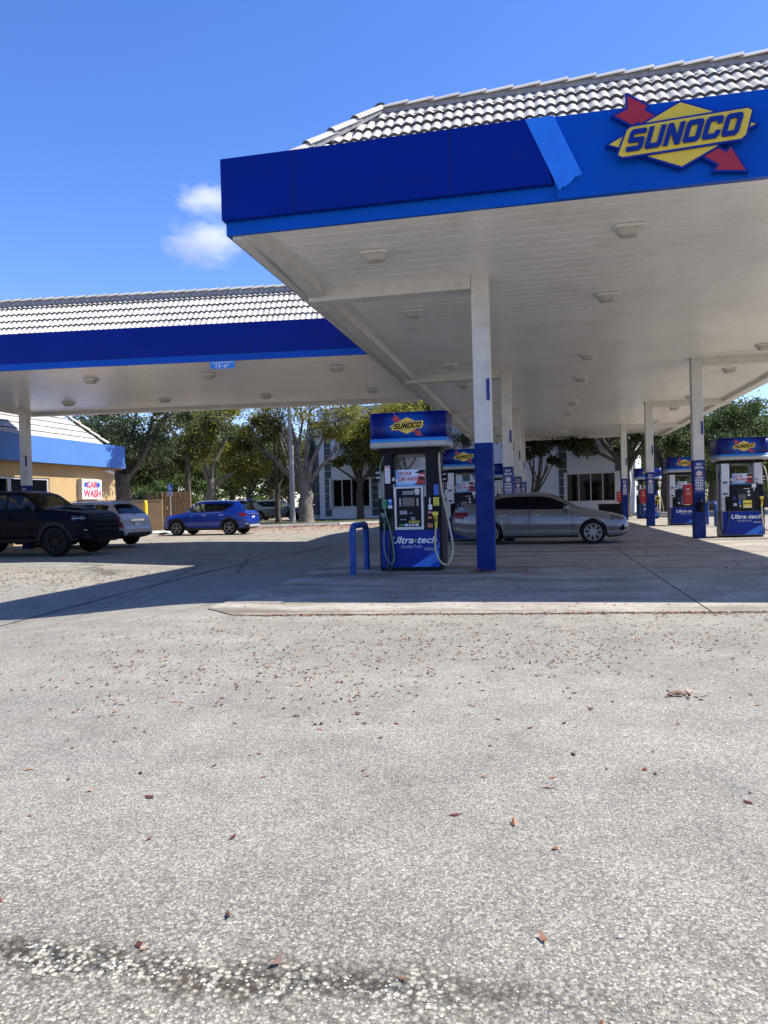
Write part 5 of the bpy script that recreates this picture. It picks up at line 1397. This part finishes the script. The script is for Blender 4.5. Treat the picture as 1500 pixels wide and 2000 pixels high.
x, y = site(333.5, 41.5)
ps = empty('parking_sign', (x, y, 0), 0, 'blue accessible parking sign on a thin post before the timber fence', 'sign')
mb = MB(); mb.box(-.025, .025, 0, .03, -.1, 2.66, M['silver']); mb.build('post', ps)
mb = MB(); mb.rect(-.155, .155, 2.22, 2.66, -.012, .01, M['lblblue']); mb.rect(-.15, .15, 1.98, 2.20, -.012, .01, M['lettgrey']); pl = mb.build('sign_plate', ps)
mb = MB(); yq = -.016
mb.lathe([(.075, 0), (.052, 0), (.052, .003), (.075, .003), (.075, 0)], (-.01, yq, 2.38), (0, 1, 0), M['paper'], 20)
mb.plate([(-.035 + .028 * math.cos(t * PI / 6), 2.58 + .028 * math.sin(t * PI / 6)) for t in range(12)], yq, .003, M['paper'])
mb.rect(-.05, -.02, 2.42, 2.545, yq - .001, .003, M['paper']); mb.rect(-.02, .06, 2.425, 2.45, yq - .0012, .003, M['paper']); mb.plate([(.04, 2.425), (.085, 2.33), (.11, 2.34), (.065, 2.425)], yq - .0012, .003, M['paper'])
for k in range(3): mb.rect(-.11, .11, 2.02 + .055 * k, 2.045 + .055 * k, yq, .003, M['letnavy'])
mb.build('symbol', pl)
x, y = site(571, 49.5)
up = empty('utility_pole', (x, y, .1), 0, 'weathered wooden pole standing left of the thick pollarded tree', 'pole')
mb = MB(); mb.tube([(0, 0, -.3), (0, 0, 5), (0, 0, 12)], [.16, .14, .11], M['pole'], 12); mb.build('pole', up)
mb = MB(); mb.box(.10, .19, -.06, .05, 0, 5.2, M['paper']); mb.build('cable_conduit', up)
x, y = site(1193, 46.0)
bn = empty('waste_bin', (x, y, 0), 0, 'black waste container beyond the silver sedan bonnet', 'bin')
mb = MB(); mb.bevbox(-.72, .72, -.5, .5, .06, .80, .06, M['black']); mb.box(-.6, .6, -.4, .4, -.02, .058, M['dark']); mb.build('container', bn)
mb = MB(); mb.bevbox(-.75, .75, -.53, .53, .803, .88, .08, M['dark']); mb.box(-.3, .3, -.56, -.531, .80, .84, M['dark']); mb.build('lid', bn)
mb = MB(); x, y = site(317, 36.0); mb.tube([(x - .22, y, .05), (x, y + .03, .06), (x + .25, y - .05, .09)], [.05, .065, .04], M['bark'], 8); tag(mb.build('dead_branch'), 'short brown piece of dead branch lying on the drive before the blue crossover', 'branch')

# ------------------------------------------------------------------ office block behind
wx0, wy0 = site(632, 58.2); wx1, wy1 = site(1232, 49.5)
oa = math.atan2(wy1 - wy0, wx1 - wx0); ol = math.hypot(wx1 - wx0, wy1 - wy0)
off = empty('office_block', (wx0, wy0, 0), oa, 'pale grey office building with dark tile strips behind the pumps', 'building')
def along(u):
    """distance along the office wall of picture column u"""
    d = RT * ((u - 750) / F) + FW0; w = Vector((math.cos(oa), math.sin(oa))); a = Vector((wx0, wy0))
    den = d.x * w.y - d.y * w.x; t = (a.x * w.y - a.y * w.x) / den
    return (Vector((d.x, d.y)) * t - a).dot(w)
wins = [(along(651), along(725), 1.05, 3.25), (along(1108), along(1203), 1.02, 3.0)]
mb = MB(); xe = [-.3] + [q for w in wins for q in w[:2]] + [ol]
for i in range(0, len(xe) - 1, 2): mb.box(xe[i], xe[i + 1], 0, .3, -.2, 8.5, M['office'])
for a, b_, z0, z1 in wins: mb.box(a, b_, 0, .3, z1 + .003, 8.5, M['office']); mb.box(a, b_, 0, .3, -.2, z0 - .003, M['office'])
mb.box(-.3, ol, .6, 14, -.2, 8.4, M['office']); mb.build('wall', off)
mb = MB(); mb.box(-.35, ol + .1, -.03, .5, 8.503, 8.8, M['officebase']); mb.build('parapet', off)
for a, z0, z1 in ((along(636), .35, 8.5), (along(722), 3.3, 8.5), (along(1093), .35, 8.5), (along(1203), 3.05, 8.5), (along(727), .35, 3.2), (along(905), .35, 8.5)):
    z = z0; mb = MB()
    while z < z1 - .2: mb.box(a, a + .56, -.018, -.001, z, min(z + .56, z1), M['officetile']); z += .60
    mb.build('tile_strip', off)
for a, b_, z0, z1 in wins:
    n_ = 4; mb = MB(); f_ = .07
    mb.box(a, b_, -.05, .12, z1 - f_, z1, M['winframe']); mb.box(a, b_, -.08, .12, z0, z0 + f_, M['winframe'])
    mb.box(a - .14, a - .003, -.30, .0 - .002, z0 - .05, z1 + .05, M['winframe']); mb.box(b_ + .003, b_ + .14, -.30, -.002, z0 - .05, z1 + .05, M['winframe'])
    for k in range(n_ + 1): x = a + (b_ - a - .05) * k / n_; mb.box(x, x + .05, -.04, .10, z0 + f_ + .002, z1 - f_ - .002, M['winframe'])
    w = mb.build('window', off); mb = MB(); mb.box(a + .01, b_ - .01, .13, .15, z0 + .01, z1 - .01, M['darkglass']); mb.build('pane', w)
mb = MB(); mb.box(along(770), along(777), -.14, -.002, 4.0, 4.18, M['paper']); mb.build('wall_lamp', off)
# wing further back on the left with a dark tile pier
pr = empty('tile_pier', (*site(612, 61.0), 0), oa, 'dark teal tiled pier beside the thick pollarded trunk', 'pillar')
mb = MB(); mb.box(-.32, .32, 0, .6, -.1, .45, M['officebase']); z = .48
while z < 7.5: mb.box(-.32, .32, .0, .6, z, z + .82, M['officetile']); z += .86
mb.build('pier', pr)
# ------------------------------------------------------------------ trees
def rvec(rn):
    while True:
        p = Vector((rn.uniform(-1, 1), rn.uniform(-1, 1), rn.uniform(-1, 1)))
        if .05 < p.length < 1: return p
def leaves(mb, centres, n, size, m, rn, spread):
    V = []; Fc = []
    for i in range(n):
        c, s = centres[rn.randrange(len(centres))]
        g = Vector((rn.gauss(0, 1), rn.gauss(0, 1), rn.gauss(0, .75))) * (s * spread)
        p = c + g
        d = rvec(rn).normalized(); d.z -= .35; d.normalize(); q = d.cross(rvec(rn)).normalized(); nn = d.cross(q)
        l = size * rn.uniform(.65, 1.35); w = l * .30
        k = len(V)
        V += [p, p + d * l * .5 + q * w + nn * w * .4, p + d * l, p + d * l * .5 - q * w + nn * w * .4]
        Fc.append((k, k + 1, k + 2, k + 3))
    mb.add(V, Fc, m)
def limb(mb, a, b, r0, r1, m, rn, wob=.12, n=6):
    a, b = Vector(a), Vector(b); L = (b - a).length; pts = []; rs = []
    o1, o2 = rvec(rn) * L * wob, rvec(rn) * L * wob
    for i in range(n + 1):
        t = i / n; pts.append(a.lerp(b, t) + o1 * math.sin(PI * t) + o2 * math.sin(2 * PI * t) * .5); rs.append(r0 + (r1 - r0) * t)
    mb.tube(pts, rs, m, 7, False); return pts
def make_tree(name, label, loc, seed, trunk, lobes, leafm, bark, nleaf, lsize, group='trees around the forecourt', spread=.55, lean=(0, 0), twigs=3, cat='tree', extra=(), flare=1.5):
    """trunk: (radius, fork height); lobes: (x, y, z, r) clusters relative to the base"""
    rn = random.Random(seed)
    r = empty(name, loc, 0, label, cat, group)
    mb = MB(); rad, fh = trunk
    top = Vector((lean[0], lean[1], fh))
    pts = [Vector((0, 0, -.3)), Vector((0, 0, 0)), Vector((lean[0] * .1, lean[1] * .1, .35))]; rs = [rad * flare, rad * flare * .9, rad * 1.08]
    for i in range(1, 6):
        t = i / 5; p = Vector((lean[0] * t + rn.gauss(0, rad * .12), lean[1] * t + rn.gauss(0, rad * .12), .35 + (fh - .35) * t)); pts.append(p); rs.append(rad * (1.08 - .22 * t))
    mb.tube(pts, rs, bark, 12, False); top = pts[-1]
    cl = []; paths = []
    for li, (x, y, z, s) in enumerate(lobes):
        c = Vector((x, y, z)); cl.append((c, s))
        if li < 5 or not paths:
            st = top + Vector((rn.gauss(0, rad * .25), rn.gauss(0, rad * .25), -rn.random() * .2 * fh)); r0 = max(.045, rad * (.34 + .12 * rn.random()))
        else:
            best = min((q for P_ in paths for q in P_[2:6]), key=lambda q: (q - c).length + max(0, q.z - c.z) * 2); st = best; r0 = max(.03, rad * .16)
        P = limb(mb, st, c, r0, .02, bark, rn); paths.append(P)
        for k in range(twigs):
            q = P[rn.randrange(2, len(P))]; e = c + rvec(rn) * s * 1.1; limb(mb, q, e, .025, .008, bark, rn, .1, 4)
            if rn.random() < .7: cl.append((e, s * .55))
    for (a, b, r0, r1) in extra: limb(mb, a, b, r0, r1, bark, rn, .06)
    mb.build('trunk', r, fixn=False)
    mb = MB(); lm = leafm if isinstance(leafm, (list, tuple)) else [(leafm, 1.)]
    for m_, f_ in lm: leaves(mb, cl, int(nleaf * f_ * 1.85), lsize, m_, rn, spread)
    mb.build('crown', r, fixn=False)
    return r
def lobes_ell(n, c, rad, s, seed, shell=.35):
    rn = random.Random(seed); out = []
    while len(out) < n:
        p = rvec(rn)
        if p.length < shell: continue
        out.append((c[0] + p.x * rad[0], c[1] + p.y * rad[1], c[2] + p.z * rad[2], s * rn.uniform(.7, 1.3)))
    return out
def T(u, d): x, y = site(u, d); return (x, y, 0)
DK, GR, GO, MX = M['leafdark'], M['leafgreen'], M['leafgold'], M['leafmix']
# oak behind the shop corner
make_tree('oak_tree', 'large dark oak with pale leaning limbs growing behind the yellow shop corner', T(244, 41), 1, (.42, 3.2), lobes_ell(16, (-.4, 1.2, 6.6), (4.4, 3.2, 2.6), 1.1, 11) + [(2.6, 0, 7.4, .7), (3.4, .4, 6.4, .6), (1.9, .3, 5.6, .6), (4.4, -2.6, 8.2, .8), (5.2, -3.2, 9.0, .8), (3.6, -2.4, 7.6, .7), (4.4, -3.4, 9.0, .7)], DK, M['bark'], 9500, .17, extra=(((.1, 0, 3.0), (3.0, .0, 6.8), .17, .05), ((.9, -.1, 4.0), (2.0, .2, 7.2), .11, .03), ((0, 0, 3), (-.9, 0, 7.2), .16, .05), ((.2, 0, 3.1), (.9, .4, 7.6), .13, .04)))
make_tree('street_tree', 'dense dark tree right of the timber fence with a straight thin trunk', T(369, 47.5), 2, (.17, 5.5), lobes_ell(9, (-.4, .5, 6.6), (2.4, 2.2, 2.0), .9, 21) + lobes_ell(4, (-1.4, 0, 4.4), (1.6, 1, .9), .6, 22), [(DK, .7), (GO, .3)], M['bark'], 6000, .16)
make_tree('street_tree', 'golden green tree rising behind the roof of the blue crossover', T(411, 50), 3, (.33, 3.2), lobes_ell(15, (.9, .3, 6.0), (3.4, 2.6, 2.4), .95, 31), [(GO, .62), (MX, .38)], M['palebark'], 9500, .16, lean=(.1, 0))
make_tree('street_tree', 'low spreading dark green tree behind the golden tree', T(486, 60), 4, (.24, 2.4), lobes_ell(14, (.0, .5, 5.2), (4.4, 2.6, 2.0), 1.0, 41), [(DK, .55), (GR, .45)], M['bark'], 10500, .20)
make_tree('street_tree', 'thin-trunked tree in front of the slate grey estate car', T(543, 51.5), 5, (.19, 2.9), lobes_ell(9, (-.5, .3, 6.1), (2.2, 2.0, 1.9), .8, 51), [(MX, .6), (DK, .4)], M['bark'], 5200, .15)
pl_l = [(-4.0, 0, 6.2, .5), (-3.2, .6, 8.0, .7), (-1.8, -.3, 8.4, .8), (-.7, .5, 8.8, .8), (.7, 0, 8.6, .9), (1.9, .3, 8.1, .9), (2.9, -.4, 7.2, .8), (2.4, .6, 6.2, .7), (1.5, -.3, 6.3, .6), (-2.6, .3, 6.0, .45), (3.4, .3, 8.2, .9), (.2, -.5, 7.2, .6)]
make_tree('pollard_tree', 'thick pollarded tree with bare pale limbs and sparse yellow leaves beside the pole', T(598, 50), 6, (.48, 3.0), pl_l, [(GO, .7), (MX, .3)], M['palebark'], 4000, .16, twigs=7, spread=.8, flare=1.45,
  extra=(((-.15, 0, 2.7), (-3.0, 0, 5.2), .20, .07), ((-.25, 0, 2.9), (-2.4, .3, 7.0), .20, .05), ((-.1, -.1, 3), (-1.1, 0, 8), .18, .05), ((.1, 0, 3), (.5, 0, 7.6), .20, .05), ((.25, 0, 2.9), (1.6, 0, 6.4), .20, .06), ((.3, .1, 2.8), (2.2, .2, 5.3), .18, .06)))
make_tree('street_tree', 'forked tree before the left office window beside the nearest fuel dispenser', T(704, 55), 7, (.27, 3.0), lobes_ell(11, (.4, .3, 6.4), (3.0, 2.2, 1.7), .85, 71) + [(-1.7, 0, 4.4, .35), (1.8, 0, 4.3, .45)], [(DK, .35), (GO, .4), (MX, .25)], M['bark'], 8500, .17, extra=(((0, 0, 2.9), (-1.9, 0, 4.2), .13, .05), ((0, 0, 2.9), (1.5, 0, 4.0), .13, .05), ((-.05, 0, 3), (-.7, 0, 5.2), .14, .05), ((.05, 0, 3), (.5, 0, 5.5), .14, .05)))
make_tree('street_tree', 'pale golden tree whose top shows above the nearest fuel dispenser', T(792, 54.5), 8, (.22, 3.6), lobes_ell(14, (0, 0, 7.0), (3.6, 2.0, 2.0), 1.0, 81), [(GO, .7), (MX, .3)], M['palebark'], 9000, .19)
make_tree('street_tree', 'dark tree showing between the nearest fuel dispenser and the blue column', T(905, 55), 9, (.22, 3.4), lobes_ell(10, (0, 0, 6.4), (3.0, 2.4, 1.9), .95, 91), [(DK, .6), (MX, .4)], M['bark'], 7000, .18)
make_tree('street_tree', 'leaning dark tree before the pale office wall above the sedan roof', T(1034, 49), 10, (.17, 2.1), [(.6, 0, 5.1, .7), (1.6, .2, 5.3, .7), (2.4, 0, 5.1, .6), (-.5, .3, 4.9, .7), (.3, .3, 6.0, .9), (1.8, 0, 6.2, .9), (-.6, 0, 6.0, .8), (1.95, 0, 3.75, .22), (1.55, 0, 3.85, .22), (2.9, .2, 5.7, .7), (1.0, -.2, 4.5, .4), (-1.2, .2, 5.4, .7), (3.4, 0, 5.6, .6), (-.1, -.3, 4.3, .4)], DK, M['bark'], 7500, .17, lean=(.55, 0), extra=(((.5, 0, 2.0), (1.3, 0, 3.5), .09, .05), ((.45, 0, 2.0), (.9, 0, 4.6), .11, .05), ((.2, 0, 1.6), (.3, 0, 4.8), .09, .04)))
make_tree('street_tree', 'broad dark tree over the right office window behind the sedan', T(1222, 47), 12, (.32, 3.4), lobes_ell(18, (-1.0, .5, 5.7), (4.6, 2.6, 1.5), .85, 121) + [(-3.2, 0, 4.8, .4), (-2.4, 0, 4.9, .4), (-4.0, .2, 5.2, .5)], DK, M['bark'], 9500, .18, extra=(((0, 0, 3.2), (-1.6, 0, 5.2), .16, .06), ((0, 0, 3.2), (1.2, 0, 5.2), .17, .06)))
make_tree('street_tree', 'dark leafy tree behind the middle right-hand pumps', T(1300, 52), 13, (.30, 3.2), lobes_ell(13, (.6, 0, 6.2), (3.6, 2.6, 2.4), 1.0, 131), [(DK, .8), (GR, .2)], M['bark'], 9000, .19)
make_tree('oak_tree', 'tall bushy oak filling the sky above dispenser 7 on the right', T(1470, 46), 14, (.36, 2.6), lobes_ell(26, (.3, 0, 4.7), (3.6, 2.8, 2.9), 1.0, 141), [(DK, .65), (GR, .35)], M['bark'], 13000, .17)
make_tree('oak_tree', 'dark bushy oak behind the hoop bollard near dispenser 7', T(1392, 54), 15, (.32, 2.6), lobes_ell(18, (0, 0, 5.4), (3.2, 2.6, 3.1), 1.0, 151), [(DK, .75), (GR, .25)], M['bark'], 9500, .19)
# undergrowth
def bush(u, d, w, h, label, lm, seed, n=2500, ls=.16):
    rn = random.Random(seed); r = empty('shrub', T(u, d), 0, label, 'shrub', 'shrubs behind the verge'); mb = MB()
    cl = []
    for k in range(9): cl.append((Vector((rn.uniform(-w, w), rn.uniform(-.6, .6), rn.uniform(.25, h))), .5))
    leaves(mb, cl, n, ls, lm, rn, .6); mb.build('foliage', r, fixn=False)
    mb = MB()
    for c, s in cl: limb(mb, (c.x * .3, c.y * .3, -.1), c, .04, .012, M['bark'], rn)
    mb.build('stem', r, fixn=False)
bush(512, 64, 1.7, 2.4, 'light green shrub just right of the blue crossover tail', GR, 201, 3500)
bush(432, 66, 2.6, 2.0, 'dark green shrub seen over the blue crossover roof', DK, 202, 3200, .18)
bush(300, 50, 2.2, 2.6, 'dark shrub above the stucco enclosure wall', DK, 203, 3600)
bush(340, 56, 2.6, 3.6, 'mid green shrub above the timber fence', GR, 204, 4200, .18)
bush(1395, 64, 1.8, 1.0, 'low green shrub under the red car', GR, 205, 1500)
bush(1450, 60, 2.4, 2.6, 'green shrub seen through dispenser 7', GR, 206, 3000)
bush(1236, 60, 1.6, 2.6, 'green shrub between the two farthest right-hand columns', GR, 207, 2200)
# trees of the street behind: one shape, copied
pt = make_tree('street_tree', 'grey green tree across the street', T(300, 74), 16, (.26, 3.2), lobes_ell(16, (0, 0, 5.6), (4.4, 3.0, 3.0), 1.25, 161), [(DK, .5), (GR, .5)], M['bark'], 8500, .26, group='trees across the street')
spots = [(340, 84, 1.0, 'behind the timber fence'), (405, 80, .95, 'behind the golden tree'), (455, 86, 1.1, 'behind the low spreading tree'), (530, 82, 1.05, 'behind the thin trunk'), (565, 90, 1.0, 'behind the wooden pole'), (250, 70, 1.1, 'behind the oak by the shop'), (630, 92, 1.1, 'behind the pollarded tree'), (1335, 74, 1.0, 'behind the middle pumps'), (1420, 72, 1.0, 'behind the red car'), (1500, 70, 1.1, 'at the right picture edge'), (190, 66, 1.1, 'above the shop roof'), (1260, 72, 1.0, 'beyond the office corner')]
pt['label'] = 'grey green street tree behind the stucco enclosure'
for i, (u, d, s, lb) in enumerate(spots):
    c = copy_tree(pt); c.location = T(u, d); c.scale = (s, s, s * (.92 + .03 * (i % 4))); c.rotation_euler = (0, 0, i * 1.3); tag(c, 'grey green street tree ' + lb)
mb = MB(); rn = random.Random(5); cl = []
for k in range(150):
    a = -1.25 + 2.5 * k / 149; d = 128 + rn.uniform(-8, 16)
    p = FW0 * math.cos(a) * d + RT * math.sin(a) * d
    cl.append((Vector((p.x, p.y, rn.uniform(.5, 7.5))), 3.2))
leaves(mb, cl, 16000, 1.1, GR, rn, .55)
tag(mb.build('far_woods', fixn=False), 'hazy green belt of distant trees', 'woods', None, 'stuff')

# ------------------------------------------------------------------ fallen leaves
mb = MB(); rn = random.Random(9); V = []; Fc = []
def leaf_at(x, y, z, l):
    a = rn.uniform(0, 2 * PI); dx, dy = math.cos(a), math.sin(a); w = l * rn.uniform(.17, .30)
    h = rn.uniform(.0, .35) * l; k = len(V)
    V.extend([(x - dx * l / 2, y - dy * l / 2, z + .003 + h * rn.random()), (x - dy * w, y + dx * w, z + .004), (x + dx * l / 2, y + dy * l / 2, z + .003 + h), (x + dy * w, y - dx * w, z + .004 + .2 * h)])
    Fc.append((k, k + 1, k + 2, k + 3))
def ground_z(x, y): return 0.0 if inslab(x, y) else gz(x, y)
def scatter(n, fx, fy, l):
    for _ in range(n):
        x, y = fx(), fy(); leaf_at(x, y, ground_z(x, y), l * rn.uniform(.6, 1.4))
U = rn.uniform; G = rn.gauss
scatter(750, lambda: U(-6, 7), lambda: 6.9 + G(0, .9), .034)
scatter(700, lambda: G(.3, 1.8), lambda: 6.8 + G(0, .7), .034)
scatter(480, lambda: G(-2.2, 1.1), lambda: 5.3 + G(0, .8), .034)
for _ in range(90):
    cx, cy = (U(-4.5, 6), 7.0 + G(0, .7)) if rn.random() < .6 else (G(-2.2, 1.2), 5.6 + G(0, .8))
    scatter(rn.randrange(5, 15), lambda: cx + G(0, .16), lambda: cy + G(0, .10), .032)
scatter(60, lambda: U(-2.5, 2.2), lambda: U(1.6, 5), .045)
scatter(650, lambda: U(-3.4, 12), lambda: 0, .04) if False else None
for _ in range(1100):
    x = U(-3.5, 10); y = 8.02 + (x + 3.56) * .084 - abs(G(0, .045)); leaf_at(x, y, -.008, U(.03, .06))
for _ in range(260): x = U(1.0, 8); y = 8.02 + (x + 3.56) * .084 - abs(G(0, .25)); leaf_at(x, y, -.008, U(.03, .06))
scatter(420, lambda: U(-4, 9), lambda: U(8.6, 13), .05)
scatter(420, lambda: U(-4, 9), lambda: U(13, 22), .06)
scatter(350, lambda: G(-10.6, 1.4), lambda: G(14.2, 1.0), .06)
scatter(500, lambda: U(-14, -9), lambda: U(12, 16.5), .06)
scatter(400, lambda: U(-12, -4.5), lambda: U(8, 27), .06)
def near_kerb(n, sp_, l):
    for _ in range(n):
        i = rn.randrange(0, 5); t = rn.random(); x = kp[i][0] * (1 - t) + kp[i + 1][0] * t; y = kp[i][1] * (1 - t) + kp[i + 1][1] * t
        d = abs(G(0, sp_)); leaf_at(x + d * .35, y - .2 - d, gz(x, y), l * U(.6, 1.4))
near_kerb(2600, 1.1, .13); near_kerb(2600, 4.5, .12)
for _ in range(1200):
    x, y = U(-20, 8), U(44, 57)
    if y > 43 + (x + 21) * .33: leaf_at(x, y, .17, .14)
for cx, cy in ((-.95, 12.98), (-.35, 12.9), (-1.1, 12.95)):
    for _ in range(60): leaf_at(cx + G(0, .09), cy + G(0, .04), .015 + abs(G(0, .02)), .05)
for _ in range(26): leaf_at(.85 + G(0, .06), 4.92 + G(0, .05), 0.0, .05)
mb.add(V, Fc, M['leafdry'])
tag(mb.build('fallen_leaves', fixn=False), 'scattered dry brown leaves on the ground', 'leaves', None, 'stuff')

# loose stones lying in the ravelled strip and here and there
mb = MB(); rn = random.Random(12); M['stone'] = mat('loose_stone', (.40, .37, .31), .9, var=.5, vscale=25)
def stone_at(x, y, z, r_):
    v = []
    for a, b in ((0, 1), (1, 0), (0, -1), (-1, 0)): v.append((x + a * r_ * rn.uniform(.7, 1.2), y + b * r_ * rn.uniform(.6, 1.1), z + r_ * rn.uniform(.1, .3)))
    v.append((x, y, z + r_ * rn.uniform(.5, .8)))
    mb.add(v, [(0, 3, 4), (3, 2, 4), (2, 1, 4), (1, 0, 4)], M['stone'])
for _ in range(420):
    x = rn.uniform(-1.5, .7); y = 1.86 + .05 * x + rn.gauss(0, .05); stone_at(x, y, gz(x, y), rn.uniform(.003, .007))
for _ in range(260):
    y = 1.7 + 4.5 * rn.random() ** 1.5; x = rn.uniform(-.75, .75) * y; stone_at(x, y, gz(x, y), rn.uniform(.002, .006))
stone_at(.19, 2.19, gz(.19, 2.19), .012)
tag(mb.build('loose_gravel', fixn=False), 'loose pale stones on the worn asphalt', 'gravel', None, 'stuff')

# ------------------------------------------------------------------ cloud
def cloud():
    d = 900.; c = Vector((0, 0, CAMH)) + (FWD + RX * ((388 - 750) / F) - UY * ((448 - 1000) / F)) * d
    m = bpy.data.materials.new('cloud_vapour'); m.use_nodes = True; nt = m.node_tree; L = nt.links; N = nt.nodes.new
    for n in list(nt.nodes):
        if n.type == 'BSDF_PRINCIPLED': nt.nodes.remove(n)
    vol = N('ShaderNodeVolumePrincipled'); vol.inputs['Color'].default_value = (1, 1, 1, 1); vol.inputs['Anisotropy'].default_value = .2
    tc = N('ShaderNodeTexCoord'); ns = N('ShaderNodeTexNoise'); ns.inputs['Scale'].default_value = 2.1; ns.inputs['Detail'].default_value = 10; ns.inputs['Roughness'].default_value = .70
    L.new(tc.outputs['Object'], ns.inputs['Vector'])
    ln = N('ShaderNodeVectorMath'); ln.operation = 'LENGTH'; L.new(tc.outputs['Object'], ln.inputs[0])
    a = N('ShaderNodeMath'); a.operation = 'MULTIPLY_ADD'; a.inputs[1].default_value = -.55; a.inputs[2].default_value = .10; L.new(ln.outputs['Value'], a.inputs[0])
    b = N('ShaderNodeMath'); b.operation = 'ADD'; L.new(ns.outputs[0], b.inputs[0]); L.new(a.outputs[0], b.inputs[1])
    e = N('ShaderNodeMapRange'); e.inputs[1].default_value = .27; e.inputs[2].default_value = .50; e.inputs[3].default_value = 0; e.inputs[4].default_value = .034; L.new(b.outputs[0], e.inputs[0])
    L.new(e.outputs[0], vol.inputs['Density']); L.new(vol.outputs[0], nt.nodes['Material Output'].inputs['Volume'])
    for (du, dv, rx, rz) in ((8, 24, 92, 46), (14, -58, 66, 30)):
        bm = bmesh.new(); bmesh.ops.create_icosphere(bm, subdivisions=3, radius=1)
        me = bpy.data.meshes.new('cloud'); bm.to_mesh(me); bm.free(); me.materials.append(m)
        o = bpy.data.objects.new('cloud', me); COL.objects.link(o)
        o.location = c + (RX * du - UY * dv) * (d / F); o.scale = (rx, 40, rz); o.rotation_euler = (0, .15, 0)
        tag(o, ('lower larger' if dv > 0 else 'upper fainter') + ' white wisp of cloud left of the canopy corner', 'cloud', None, 'stuff')
cloud()

# ------------------------------------------------------------------ light
SUN = Vector((.70, .15, 1.0)).normalized()
EL = math.asin(SUN.z); AZ = math.atan2(SUN.x, SUN.y)
w = bpy.data.worlds.new('World'); scene.world = w; w.use_nodes = True; nt = w.node_tree
bg = nt.nodes['Background']; sk = nt.nodes.new('ShaderNodeTexSky'); sk.sky_type = 'NISHITA'; sk.sun_disc = False
sk.sun_elevation = EL; sk.sun_rotation = AZ; sk.air_density = 1.0; sk.dust_density = .2; sk.ozone_density = 3.5
hs = nt.nodes.new('ShaderNodeHueSaturation'); hs.inputs['Saturation'].default_value = 1.2; hs.inputs['Hue'].default_value = .5
tn = nt.nodes.new('ShaderNodeMix'); tn.data_type = 'RGBA'; tn.blend_type = 'MULTIPLY'; tn.inputs[0].default_value = 1; tn.inputs[7].default_value = (1.02, .93, 1.10, 1)
nt.links.new(sk.outputs[0], tn.inputs[6]); nt.links.new(tn.outputs[2], hs.inputs['Color']); nt.links.new(hs.outputs[0], bg.inputs[0]); bg.inputs[1].default_value = .135
sl_ = bpy.data.lights.new('sun', 'SUN'); sl_.energy = 5.0; sl_.angle = math.radians(.5); sl_.color = (1, .96, .90)
so = bpy.data.objects.new('sun', sl_); COL.objects.link(so); so.rotation_euler = (-SUN).to_track_quat('-Z', 'Y').to_euler(); so.location = (20, 10, 40)
scene.view_settings.view_transform = 'Standard'; scene.view_settings.look = 'None'; scene.view_settings.exposure = .78; scene.view_settings.gamma = 1
cy = scene.cycles; cy.max_bounces = 8; cy.transparent_max_bounces = 16; cy.volume_bounces = 2; cy.use_denoising = True
try: cy.denoiser = 'OPENIMAGEDENOISE'
except Exception: pass
